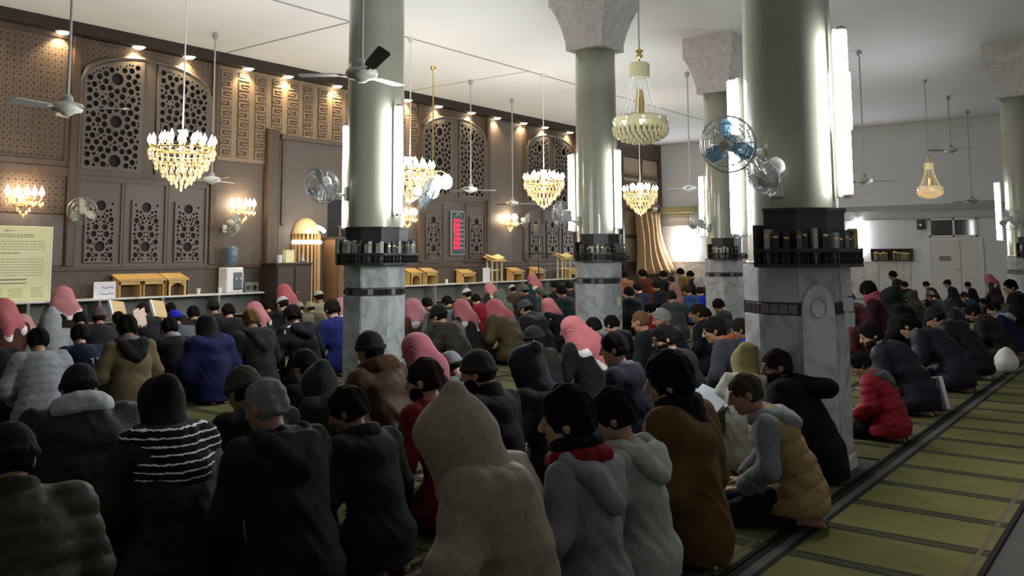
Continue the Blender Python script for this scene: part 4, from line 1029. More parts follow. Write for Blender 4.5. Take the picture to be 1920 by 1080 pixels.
# ------------------------------------------------------------------ people: smooth-blended solids turned into one skin (surface nets)
def V3(*a): return np.array(a, float)
class Field:
    def __init__(s, xs, ys, zs):
        s.ax = [np.asarray(a, float) for a in (xs, ys, zs)]; s.v = np.full([len(a) for a in s.ax], 9.0)
    def sub(s, lo, hi):
        sl = []
        for a, l, h in zip(s.ax, lo, hi):
            i = max(0, np.searchsorted(a, l) - 1); j = min(len(a), np.searchsorted(a, h) + 1)
            if j <= i: return None, None
            sl.append(slice(i, j))
        g = np.meshgrid(*[a[q] for a, q in zip(s.ax, sl)], indexing='ij', sparse=True)
        return tuple(sl), g
    def put(s, lo, hi, fn, k, op='u'):
        pad = max(k, .03) + .03
        sl, g = s.sub(np.minimum(lo, hi) - pad, np.maximum(lo, hi) + pad)
        if sl is None: return s
        d = fn(*g); a = s.v[sl]
        if op == 'u':
            h = np.maximum(k - np.abs(a - d), 0) / k if k > 0 else 0
            s.v[sl] = np.minimum(a, d) - h * h * k / 4
        else:                               # smooth subtraction
            d = -d; h = np.maximum(k - np.abs(a - d), 0) / k
            s.v[sl] = np.maximum(a, d) + h * h * k / 4
        return s
    def cone(s, a, b, r0, r1, k=.03, op='u'):
        a, b = np.asarray(a, float), np.asarray(b, float); ba = b - a; L = ba @ ba + 1e-9; R = max(r0, r1)
        def fn(X, Y, Z):
            t = np.clip(((X - a[0]) * ba[0] + (Y - a[1]) * ba[1] + (Z - a[2]) * ba[2]) / L, 0, 1)
            return np.sqrt((X - a[0] - t * ba[0]) ** 2 + (Y - a[1] - t * ba[1]) ** 2 + (Z - a[2] - t * ba[2]) ** 2) - (r0 + (r1 - r0) * t)
        return s.put(np.minimum(a, b) - R, np.maximum(a, b) + R, fn, k, op)
    def ell(s, c, r, M=None, k=.03, op='u'):
        c, r = np.asarray(c, float), np.asarray(r, float); R = r.max() if M is not None else r; M = np.eye(3) if M is None else M
        def fn(X, Y, Z):
            x, y, z = X - c[0], Y - c[1], Z - c[2]
            q = [(M[0, i] * x + M[1, i] * y + M[2, i] * z) for i in range(3)]
            k0 = np.sqrt(sum((q[i] / r[i]) ** 2 for i in range(3))); k1 = np.sqrt(sum((q[i] / r[i] ** 2) ** 2 for i in range(3))) + 1e-9
            return k0 * (k0 - 1) / k1
        return s.put(c - R, c + R, fn, k, op)
    def grid(s): return np.meshgrid(*s.ax, indexing='ij', sparse=True)
    def clip(s, d): s.v = np.maximum(s.v, d); return s
    def nets(s):
        f = s.v
        for q in range(3):
            for e in (0, -1):
                sl = [slice(None)] * 3; sl[q] = e; f[tuple(sl)] = np.maximum(f[tuple(sl)], .004)
        nx, ny, nz = f.shape; ins = f < 0
        corners = [(i, j, k) for i in (0, 1) for j in (0, 1) for k in (0, 1)]
        cnt = sum(ins[i:nx - 1 + i, j:ny - 1 + j, k:nz - 1 + k].astype(np.int8) for i, j, k in corners)
        act = (cnt > 0) & (cnt < 8); idx = np.full(act.shape, -1, np.int64); C = np.argwhere(act); idx[act] = np.arange(len(C))
        P = np.zeros((len(C), 3)); n = np.zeros(len(C))
        for a in range(8):
            for b in range(a + 1, 8):
                ca, cb = np.array(corners[a]), np.array(corners[b])
                if np.abs(ca - cb).sum() != 1: continue
                A, B = C + ca, C + cb; fa, fb = f[A[:, 0], A[:, 1], A[:, 2]], f[B[:, 0], B[:, 1], B[:, 2]]
                m = (fa < 0) != (fb < 0); t = np.where(m, fa / np.where(m, fa - fb, 1), 0)[:, None]
                pa = np.stack([s.ax[q][A[:, q]] for q in range(3)], 1); pb = np.stack([s.ax[q][B[:, q]] for q in range(3)], 1)
                P += np.where(m[:, None], pa + (pb - pa) * t, 0); n += m
        P /= np.maximum(n, 1)[:, None]; quads = []
        for ax in range(3):
            u, w = (ax + 1) % 3, (ax + 2) % 3
            lo = [slice(None)] * 3; hi = [slice(None)] * 3; lo[ax] = slice(0, -1); hi[ax] = slice(1, None)
            a, b = ins[tuple(lo)], ins[tuple(hi)]; ch = np.argwhere(a != b)
            ch = ch[(ch[:, u] > 0) & (ch[:, w] > 0) & (ch[:, u] < f.shape[u] - 1) & (ch[:, w] < f.shape[w] - 1)]
            if not len(ch): continue
            fl = a[ch[:, 0], ch[:, 1], ch[:, 2]]
            def g(du, dw):
                q = ch.copy(); q[:, u] -= du; q[:, w] -= dw; return idx[q[:, 0], q[:, 1], q[:, 2]]
            Q = np.stack([g(1, 1), g(0, 1), g(0, 0), g(1, 0)], 1); Q[~fl] = Q[~fl][:, ::-1]; quads.append(Q)
        return P, np.concatenate(quads) if quads else np.zeros((0, 4), int)
def net_mesh(name, fld, mats, classify=None):
    P, Q = fld.nets(); me = bpy.data.meshes.new(name)
    me.vertices.add(len(P)); me.vertices.foreach_set('co', P.astype(np.float32).ravel())
    me.loops.add(len(Q) * 4); me.loops.foreach_set('vertex_index', Q.astype(np.int32).ravel())
    me.polygons.add(len(Q)); me.polygons.foreach_set('loop_start', np.arange(0, len(Q) * 4, 4, dtype=np.int32))
    for m in mats: me.materials.append(m)
    if classify is not None and len(Q): me.polygons.foreach_set('material_index', classify(P[Q].mean(1)).astype(np.int32))
    me.polygons.foreach_set('use_smooth', np.ones(len(Q), bool)); me.update(calc_edges=True); me.validate(); return me
def axis(lo, hi, h, fine=()):
    """grid line positions: step h, finer inside the given (lo, hi, step) bands"""
    out = [lo]
    while out[-1] < hi:
        st = h
        for a, b, q in fine:
            if a <= out[-1] < b: st = min(st, q)
        out.append(out[-1] + st)
    return np.array(out)
def up(deg): a = math.radians(deg); return V3(0, math.sin(a), math.cos(a))
def fw(deg): a = math.radians(deg); return V3(0, math.cos(a), -math.sin(a))

def pose(lean=10, curve=14, hp=24, hyaw=0, rise=0.0, wide=1.0, roll=0, arms=0.0, hs=1.15):
    p = dict(lean=lean, curve=curve, hp=hp, hyaw=hyaw, wide=wide, rise=rise, hs=hs)
    p['pel'] = V3(0, -.17 + .28 * min(1, rise / .22) * (rise > 0), .25 + rise)
    p['abd'] = p['pel'] + up(lean) * .17; p['chest'] = p['abd'] + up(lean + curve) * .19
    p['sh'] = p['chest'] + up(lean + curve) * .12; p['neck'] = p['sh'] + up(lean + curve * 1.3) * .05
    hj = p['neck'] + up(lean + curve * 1.3 + 4) * .055
    Rx = np.array(Matrix.Rotation(-math.radians(hp), 3, 'X')); Rz = np.array(Matrix.Rotation(math.radians(hyaw), 3, 'Z')); Ry = np.array(Matrix.Rotation(math.radians(roll), 3, 'Y'))
    H = Rz @ Rx @ Ry; p['H'] = H; p['hc'] = hj + H @ V3(0, .03, .098 * hs)
    p['hip'] = p['pel'] + V3(0, .03, -.03); hz = p['hip'][2]
    ky = p['hip'][1] + math.sqrt(max(.01, .44 ** 2 - (hz - .08) ** 2))
    p['knee'] = V3(.15, ky, .08); p['ankle'] = V3(.10, ky - .43, .06); p['toe'] = V3(.08, ky - .60, .035)
    sx = .185 * wide
    p['shj'] = p['sh'] + V3(sx, 0, -.015)
    p['wrist'] = V3(.15, p['sh'][1] + .17 + arms, .245 + rise * .7 + arms * .9)
    mid = (p['shj'] + p['wrist']) / 2; half = np.linalg.norm(p['shj'] - p['wrist']) / 2
    o = math.sqrt(max(.0, .285 ** 2 - half ** 2)); n = V3(.75, -.6, -.25); n /= np.linalg.norm(n)
    p['elbow'] = mid + n * min(o, .16)
    p['top'] = max((p['hc'] + hs * (H @ V3(0, .095 * math.cos(t) - .01, .02 + .10 * math.sin(t))))[2] for t in np.linspace(0, math.pi, 24))
    return p
def mir(v, s): return V3(v[0] * s, v[1], v[2])
def head_shapes(f, c, H, k=.02, fine=True, hs=1.0):
    L = lambda *a: c + hs * (H @ V3(*a))
    class S:      # same shapes, scaled
        ell = staticmethod(lambda c_, r, M, k_, op='u', F_=f: F_.ell(c_, np.asarray(r) * hs, M, k_, op)); cone = staticmethod(lambda a, b, r0, r1, k_, F_=f: F_.cone(a, b, r0 * hs, r1 * hs, k_))
    f = S
    f.ell(L(0, -.012, .022), (.074, .094, .092), H, k); f.ell(L(0, .025, -.045), (.058, .066, .07), H, .03)
    f.ell(L(0, .066, -.09), (.026, .024, .02), H, .025)
    f.cone(L(-.032, .078, .032), L(.032, .078, .032), .013, .013, .02)
    f.cone(L(0, .088, .022), L(0, .112, -.018), .009, .0135, .012); f.ell(L(0, .102, -.024), (.018, .012, .009), H, .01)
    for s in (-1, 1):
        f.ell(L(s * .034, .062, -.02), (.022, .02, .018), H, .02)
        f.ell(L(s * .076, -.008, -.008), (.010, .021, .032), H, .008)
        if fine: f.ell(L(s * .032, .098, .010), (.017, .015, .010), H, .012, 's'); f.ell(L(s * .031, .077, .009), (.013, .013, .012), H, .004)
    f.ell(L(0, .083, -.052), (.024, .014, .006), H, .008); f.ell(L(0, .081, -.062), (.021, .014, .007), H, .008)
def body_mesh(p, q):
    hc = p['hc']; qh, qb = (.008, .023) if q == 2 else (.0105, .024) if q == 1 else (.015, .032)
    qn = .010 if q == 2 else qb
    xs = axis(-.34, .34, qb, [(-.115, .115, qh), (-.20, .20, qn)]); ys = axis(p['toe'][1] - .10, p['knee'][1] + .12, qb, [(hc[1] - .14, hc[1] + .17, qh)])
    zs = axis(-.03, p['top'] + .05, qb, [(hc[2] - .16, p['top'] + .06, qh), (.17 + p['rise'] * .7, .30 + p['rise'] * .7, qn)])
    f = Field(xs, ys, zs); M = np.array(Matrix.Rotation(-math.radians(p['lean']), 3, 'X')); M2 = np.array(Matrix.Rotation(-math.radians(p['lean'] + p['curve']), 3, 'X')); w = p['wide']
    f.ell(p['pel'], (.165 * w, .13, .125), M, .05); f.ell(p['abd'], (.15 * w, .11, .15), M, .06); f.ell(p['chest'], (.168 * w, .115, .175), M2, .06)
    f.cone(p['neck'] + V3(0, 0, -.03), p['hc'] + p['H'] @ V3(0, -.02, -.06), .058, .052, .04)
    for s in (-1, 1):
        f.cone(mir(p['shj'], s * .35) + V3(0, 0, .01), mir(p['shj'], s), .06, .058, .05); f.cone(mir(p['shj'], s), mir(p['elbow'], s), .050, .041, .04)
        f.cone(mir(p['elbow'], s), mir(p['wrist'], s), .041, .028, .02)
        wv = p['wrist']; f.ell(mir(wv + V3(-.012, .055, -.002), s), (.040, .048, .016), None, .02)
        for i, (dx, ln) in enumerate(((-.030, .062), (-.009, .072), (.012, .066), (.032, .05))):
            a0 = wv + V3(dx - .012, .085, -.002); a1 = a0 + V3(dx * .25, ln * .55, -.004); a2 = a1 + V3(dx * .1, ln * .45, -.016)
            f.cone(mir(a0, s), mir(a1, s), .0088, .008, .006); f.cone(mir(a1, s), mir(a2, s), .008, .0068, .004)
        t0 = wv + V3(-.045, .035, -.002); t1 = t0 + V3(-.028, .03, -.006); f.cone(mir(t0, s), mir(t1, s), .012, .010, .01); f.cone(mir(t1, s), mir(t1 + V3(-.006, .028, -.008), s), .010, .008, .006)
        h = mir(p['hip'], s) + V3(s * .09 * min(1, w * w), 0, 0)
        f.cone(h, mir(p['knee'], s), .09 * min(1, w), .062, .05); f.cone(mir(p['knee'], s) + V3(0, -.01, -.012), mir(p['ankle'], s), .055, .036, .02)
        f.cone(mir(p['ankle'], s), mir(p['toe'], s), .034, .026, .02); f.ell(mir(p['ankle'], s) + V3(0, -.03, .025), (.03, .04, .028), None, .02)
        for i in range(4): tp = mir(p['toe'], s) + V3((i - 1.5) * .017, -.02, -.012); f.cone(tp, tp + V3(0, -.022, .004), .011, .009, .006)
    head_shapes(f, hc, p['H'], .02, q > 0, p['hs'])
    def cls(P):
        l = (P - hc) @ p['H'] / p['hs']; x, y, z = np.abs(l[:, 0]), l[:, 1], l[:, 2]; out = np.zeros(len(P))
        if q == 0: return out
        out[(y > .06) & (x > .012) & (x < .052) & (z > .032 + .25 * (x - .03) * 0) & (z < .045)] = 1
        if q == 2: out[(y > .062) & (((x - .031) / .015) ** 2 + ((z - .009) / .0075) ** 2 < 1)] = 2
        out[(y > .06) & (((x - .031) ** 2 + (z - .009) ** 2) < .0066 ** 2)] = 1
        out[(y > .06) & (x < .026) & (z > -.069) & (z < -.046)] = 3
        return out
    return net_mesh('person', f, [M_SKIN, M_BROW, M_EYE, M_LIP], cls)

def folds(g, ph, amp):
    X, Y, Z = g
    return amp * (.55 * np.sin(46 * Z - 21 * Y + 8 * np.sin(9 * X + ph)) * np.sin(13 * X + 6 * Z + ph) * np.sin(6 * Z + 2 * Y) + np.sin(11 * X + 17 * Z + 6 * Y + ph) * np.sin(7 * X - 9 * Z + 3 * ph) + .6 * np.sin(31 * Z - 13 * X * np.sign(X + 1e-6) + 9 * Y + 2 * ph) * np.sin(5 * Z + ph))
def coat_mesh(p, kind, h, ph=0.0):
    w = p['wide']; x_ = .06 if kind in ('cloak', 'puffer', 'big') else .03
    lo = (-.52 - x_, min(p['toe'][1], p['pel'][1] - .40) - .06, -.02); hi = (.52 + x_, max(p['wrist'][1], p['hc'][1]) + .32, p['neck'][2] + .20)
    f = Field(*[axis(a, b, h) for a, b in zip(lo, hi)])
    M = np.array(Matrix.Rotation(-math.radians(p['lean']), 3, 'X')); M2 = np.array(Matrix.Rotation(-math.radians(p['lean'] + p['curve']), 3, 'X'))
    t = {'jacket': .035, 'puffer': .058, 'big': .062, 'cloak': .045, 'hoodie': .032, 'vest': .05, 'shirt': .022}[kind]
    f.ell(p['pel'] + V3(0, -.01, 0), (.17 * w + t, .135 + t, .14 + t), M, .07); f.ell(p['abd'], (.155 * w + t, .115 + t, .16 + t), M, .08)
    f.ell(p['chest'], (.172 * w + t, .118 + t, .175 + t * .6), M2, .08)
    f.ell(p['chest'] + up(p['lean'] + p['curve']) * .06 + V3(0, -.035, 0), (.15 * w, .085 + t, .12), M2, .06)   # rounded upper back
    vest = kind == 'vest'; cl = kind == 'cloak'
    for s in (-1, 1):
        f.cone(p['neck'] + V3(s * .04, 0, -.02), mir(p['shj'], s), .055, .062 + t * .55, .06)
        if not vest:
            k = .13 if cl else .035; ra = .052 + t * (.8 if not cl else 1.2)
            f.cone(mir(p['shj'], s), mir(p['elbow'], s), ra + .006, ra, k); e = p['wrist'] - (p['wrist'] - p['elbow']) * .06
            f.cone(mir(p['elbow'], s), mir(e, s), ra, ra - .012, k)
    # skirts spread over the heels
    hem = .035 if cl else (.06 if kind in ('big', 'puffer', 'jacket') else .10) + p['rise'] * .6
    if cl: f.ell(p['pel'] + V3(0, .02, -.16 - p['rise'] * .5), (.225 * w, .25, .25 + p['rise'] * .5), None, .10)
    else: f.ell(p['pel'] + V3(0, .02, -.13), (.225 * max(w, .92) + t * .8, .21 + t * .6, .20), None, .10)
    g = f.grid()
    if kind in ('puffer', 'vest', 'big'):
        ax = up(p['lean'] + p['curve'] * .5); u = g[0] * 0 + (g[1] - p['pel'][1]) * ax[1] + (g[2] - p['pel'][2]) * ax[2]
        per = .105 if kind == 'vest' else .085; f.v += .013 * (1 - np.abs(np.sin(math.pi * u / per))) ** 3 * (1 if kind != 'big' else .25)
    f.v += folds(g, ph, {'cloak': .010, 'big': .012, 'puffer': .006}.get(kind, .009))
    f.clip(hem - g[2])
    for s in (-1, 1):      # cuff ends
        if not vest:
            d = p['wrist'] - p['elbow']; d /= np.linalg.norm(d); d = mir(d, s); e = mir(p['wrist'], s) - d * .015
            near = (np.abs(g[0] - e[0]) < .08) & (g[2] < p['elbow'][2]) & (g[1] > p['elbow'][1])
            f.v = np.where(near & ((g[0] - e[0]) * d[0] + (g[1] - e[1]) * d[1] + (g[2] - e[2]) * d[2] > 0) & (f.v > -.2), np.maximum(f.v, .004), f.v) if not cl else f.v
    return net_mesh('jacket', f, [M_PUFF if kind in ('puffer', 'vest', 'big') else M_CLOTH])
def collar_mesh(p, h, tall=.05, r=.085, th=.024):
    c = p['neck']; f = Field(*[axis(a, b, h) for a, b in ((-.17, .17), (c[1] - .17, c[1] + .19), (c[2] - .1, c[2] + .2))])
    U = up(p['lean'] + p['curve'] * 1.2); W = fw(p['lean'] + p['curve'] * 1.2); n = 14
    for lev in range(3):
        for k in range(n):
            a, b = 2 * math.pi * k / n, 2 * math.pi * (k + 1) / n; q = c + U * (tall * (lev - .7) * .6); rr = r * (1.04 - .05 * lev)
            f.cone(q + V3(rr * math.cos(a), 0, 0) + W * rr * 1.1 * math.sin(a), q + V3(rr * math.cos(b), 0, 0) + W * rr * 1.1 * math.sin(b), th, th, .02)
    return net_mesh('collar', f, [M_CLOTH])
def hood_down_mesh(p, h, size=1.0, ph=0.0):
    c = p['neck']; U = up(p['lean'] + p['curve']); B = -fw(p['lean'] + p['curve'])
    f = Field(*[axis(a, b, h) for a, b in ((-.26, .26), (c[1] - .42, c[1] + .22), (c[2] - .38, c[2] + .16))])
    pts = [V3(.085, 0, 0) + c - B * .07 + U * .01, V3(.13, 0, 0) + c + B * .03 + U * .0, V3(.115, 0, 0) + c + B * .115 - U * .06, V3(.06, 0, 0) + c + B * .155 - U * .15 * size, V3(0, 0, 0) + c + B * .165 - U * .20 * size]
    for s in (-1, 1):
        for a, b in zip(pts[:-1], pts[1:]): f.cone(mir(a, s), mir(b, s), .040, .042, .04)
    M = np.stack([V3(1, 0, 0), B, U], 1)
    f.ell(c + B * .125 - U * .09 * size, (.115, .05, .125 * size), M, .05)
    f.ell(c + B * .10 + U * .035, (.07, .06, .05), M, .035, 's')
    f.v += folds(f.grid(), ph + 1, .005)
    return net_mesh('hood', f, [M_CLOTH])
def back_hood_mesh(p, h):
    c = p['neck'] + V3(.0, -.22, .0); f = Field(*[axis(a, b, h) for a, b in ((-.3, .3), (c[1] - .30, c[1] + .34), (c[2] - .28, c[2] + .24))])
    f.cone(p['neck'] + V3(0, -.02, .0), c + V3(0, -.08, -.0), .10, .085, .05)
    for s in (-1, 1): f.cone(p['neck'] + V3(s * .09, .02, 0), c + V3(s * .06, -.04, .01), .05, .06, .05)
    f.v += folds(f.grid(), .7, .010); return net_mesh('hood', f, [M_CLOTH])
def shawl_mesh(p, h):
    c = p['chest']; f = Field(*[axis(a, b, h) for a, b in ((-.40, .40), (c[1] - .34, c[1] + .34), (c[2] - .3, p['neck'][2] + .16))])
    M2 = np.array(Matrix.Rotation(-math.radians(p['lean'] + p['curve']), 3, 'X')); w = p['wide']
    f.ell(c, (.25 * w, .20, .26), M2, .06); f.cone(c, p['neck'] + V3(0, -.01, .05), .17, .085, .08)
    for s in (-1, 1): f.cone(p['neck'], mir(p['shj'], s), .085, .115, .06)
    g = f.grid(); f.v += folds(g, 2.2, .010); f.clip((c[2] - .17 + .25 * np.abs(g[0])) - g[2]); f.clip(-(p['neck'][2] + .07 - g[2]))
    return net_mesh('shawl', f, [M_STRIPE])
def trousers_mesh(p, h):
    lo = (-.30, p['toe'][1] - .02, -.01); hi = (.30, p['knee'][1] + .14, p['pel'][2] + .2); f = Field(*[axis(a, b, h) for a, b in zip(lo, hi)])
    f.ell(p['pel'], (.18, .15, .14), None, .05)
    for s in (-1, 1):
        f.cone(mir(p['hip'], s) + V3(s * .09 * min(1, p['wide'] ** 2), 0, 0), mir(p['knee'], s), .105 * min(1, p['wide'] + .05), .078, .05); f.cone(mir(p['knee'], s) + V3(0, -.01, 0), mir(p['ankle'], s), .072, .058, .03)
    g = f.grid(); f.v += folds(g, 2, .005); f.clip(.008 - g[2]); f.clip(np.minimum(p['ankle'][1] - .01 - g[1], .125 - g[2]))
    return net_mesh('trousers', f, [M_CLOTH])

# headgear lives in the head's own frame
def head_field(h, lo=(-.15, -.17, -.15), hi=(.15, .16, .2)): return Field(*[axis(a, b, h) for a, b in zip(lo, hi)])
def hair_mesh(h, t=.016, cut=-.06, vol=0.0, ph=0.0):
    f = head_field(h); f.ell((0, -.014, .024 + vol * .3), (.072 + t, .092 + t, .090 + t + vol), None, .02); f.ell((0, -.05, -.03), (.060 + t, .048 + t, .055), None, .03)
    g = f.grid(); f.v += .0045 * np.sin(75 * g[0] + 20 * g[2] + ph) * np.sin(66 * g[1] + 12 * g[0]) + .003 * np.sin(110 * g[2] + 40 * g[1]) * np.sin(90 * g[0])
    f.ell((0, .115, -.035), (.072, .085, .082), None, .015, 's')
    for s in (-1, 1): f.ell((s * .09, .03, -.05), (.03, .045, .05), None, .012, 's')
    f.clip(cut - g[2]); return net_mesh('hair', f, [M_HAIR])
def beard_mesh(h):
    f = head_field(h); f.ell((0, .03, -.055), (.064, .072, .072), None, .02); g = f.grid(); f.v += .003 * np.sin(70 * g[0]) * np.sin(60 * g[2])
    f.clip(g[2] + .028 - .5 * np.maximum(0, np.abs(g[0]) - .05)); f.ell((0, .095, -.05), (.026, .03, .02), None, .01, 's'); return net_mesh('beard', f, [M_HAIR])
def cap_mesh(h, kind):
    f = head_field(h); g = f.grid()
    if kind == 'beanie':
        f.ell((0, -.014, .03), (.090, .110, .112), None, .02); f.clip(.0 + .22 * g[1] - g[2])
        for k in range(20):
            a, b = 2 * math.pi * k / 20, 2 * math.pi * (k + 1) / 20; P = lambda q: V3(.088 * math.cos(q), -.014 + .107 * math.sin(q), .022 + .22 * (-.014 + .107 * math.sin(q)))
            f.cone(P(a), P(b), .012, .012, .012)
        f.v += .0025 * np.sin(70 * np.arctan2(g[0], g[1] + 1e-6) * .5)
    elif kind == 'kufi':
        f.ell((0, -.014, .034), (.086, .105, .095), None, .02); f.clip(.035 + .12 * g[1] - g[2]); f.clip(g[2] - .125)
    else:                 # flat cap with visor
        f.ell((0, -.01, .05), (.092, .112, .078), None, .02); f.ell((0, .11, .04), (.07, .055, .012), None, .02); f.clip(.03 - .0 * g[1] - g[2])
    return net_mesh(kind, f, [M_KNIT])
def hood_up_mesh(h, hp, size=1.0, ph=0.0, peak=1.0):
    f = head_field(h, (-.24, -.27, -.28), (.24, .2, .27)); S = size; t = math.radians(hp - 18); D = V3(0, math.sin(t), -math.cos(t))
    f.ell((0, -.015, .02), (.098 * S, .122 * S, .118 * S), None, .03); f.cone((0, -.03, .04), (0, -.115 * S, .085 * S * peak), .10 * S, .05, .06)
    f.cone((0, -.02, -.02), V3(0, -.035, 0) + D * .15, .10 * S, .125 * S, .06)
    f.ell((0, .155, -.02), (.074 * S, .10, .115 * S), None, .02, 's'); f.v += folds(f.grid(), ph, .006)
    f.clip(((f.grid()[1]) * D[1] + f.grid()[2] * D[2]) - .19)
    return net_mesh('hood', f, [M_CLOTH])
def keffiyeh_mesh(h, hp, size=1.0, ph=0.0, tail=1.0):
    f = head_field(h, (-.34, -.52, -.66), (.34, .28, .2)); t = math.radians(hp - 18); D = V3(0, math.sin(t), -math.cos(t)); B = V3(0, -math.cos(t), -math.sin(t))
    f.ell((0, -.014, .024), (.092, .112, .108), None, .03)
    for s in (-1, 1):
        f.cone((s * .045, -.02, -.01), V3(s * .11, .02, 0) + D * .19, .065, .06, .06); f.cone((s * .05, -.03, 0), V3(s * .125 * size, -.03, 0) + D * .23 + B * .05, .07, .085, .06)
    S = 1.22 if tail > 1.5 else 1.0
    f.cone((0, -.05, .0), V3(0, -.05, 0) + D * .19 + B * .06 * S, .10, .118 * S, .05); f.cone(V3(0, -.05, 0) + D * .20 + B * .06 * S, V3(0, -.05, 0) + D * (.25 + .10 * tail) + B * (.10 * S + .015 * tail), .118 * S, .045, .04)
    f.ell((0, .125, -.05), (.066, .095, .105), None, .02, 's')
    g = f.grid(); f.v += .008 * np.sin(34 * g[0] + 8 * g[2] + ph) * np.clip((.02 - g[2]) * 8, 0, 1)
    def cls(P):
        u = P[:, 1] * D[1] + P[:, 2] * D[2] - .35 * np.abs(P[:, 0]) * 0; lim = .315 + .12 * tail * (1 - np.clip(np.abs(P[:, 0]) / .17, 0, 1))
        return ((u > lim - .10) & (P[:, 1] < .05)).astype(int)
    return net_mesh('headcloth', f, [M_KEFF, mat('white_fringe', (.62, .58, .56), .9)], cls)
AGAL = MB().tube([(.100 * math.cos(a), -.014 + .120 * math.sin(a), .055 + .10 * (-.12 + .120 * math.sin(a))) for a in np.linspace(0, 2 * math.pi, 29)], .009, 6).mesh('agal', M_BLACK, True)

CACHE = {}
def cached(key, fn):
    if key not in CACHE: CACHE[key] = fn()
    return CACHE[key]
DIM = .52
def lin(c): return tuple(((v / 255 / 12.92) if v / 255 <= .04045 else ((v / 255 + .055) / 1.055) ** 2.4) for v in c)
SKIN = [(196, 150, 122), (178, 132, 104), (205, 162, 136), (165, 120, 92)]
DARKHAIR, GREYHAIR, BROWNHAIR = (42, 36, 33), (150, 148, 146), (58, 46, 38)
GEN = [dict(lean=8, curve=14, hp=22, hyaw=4), dict(lean=12, curve=18, hp=30, hyaw=-5), dict(lean=5, curve=16, hp=18, hyaw=8), dict(lean=14, curve=14, hp=34, hyaw=0),
       dict(lean=9, curve=20, hp=38, hyaw=10), dict(lean=16, curve=22, hp=42, hyaw=-8), dict(lean=3, curve=12, hp=12, hyaw=14), dict(lean=24, curve=26, hp=52, hyaw=0)]
PEOPLE_LOG = []
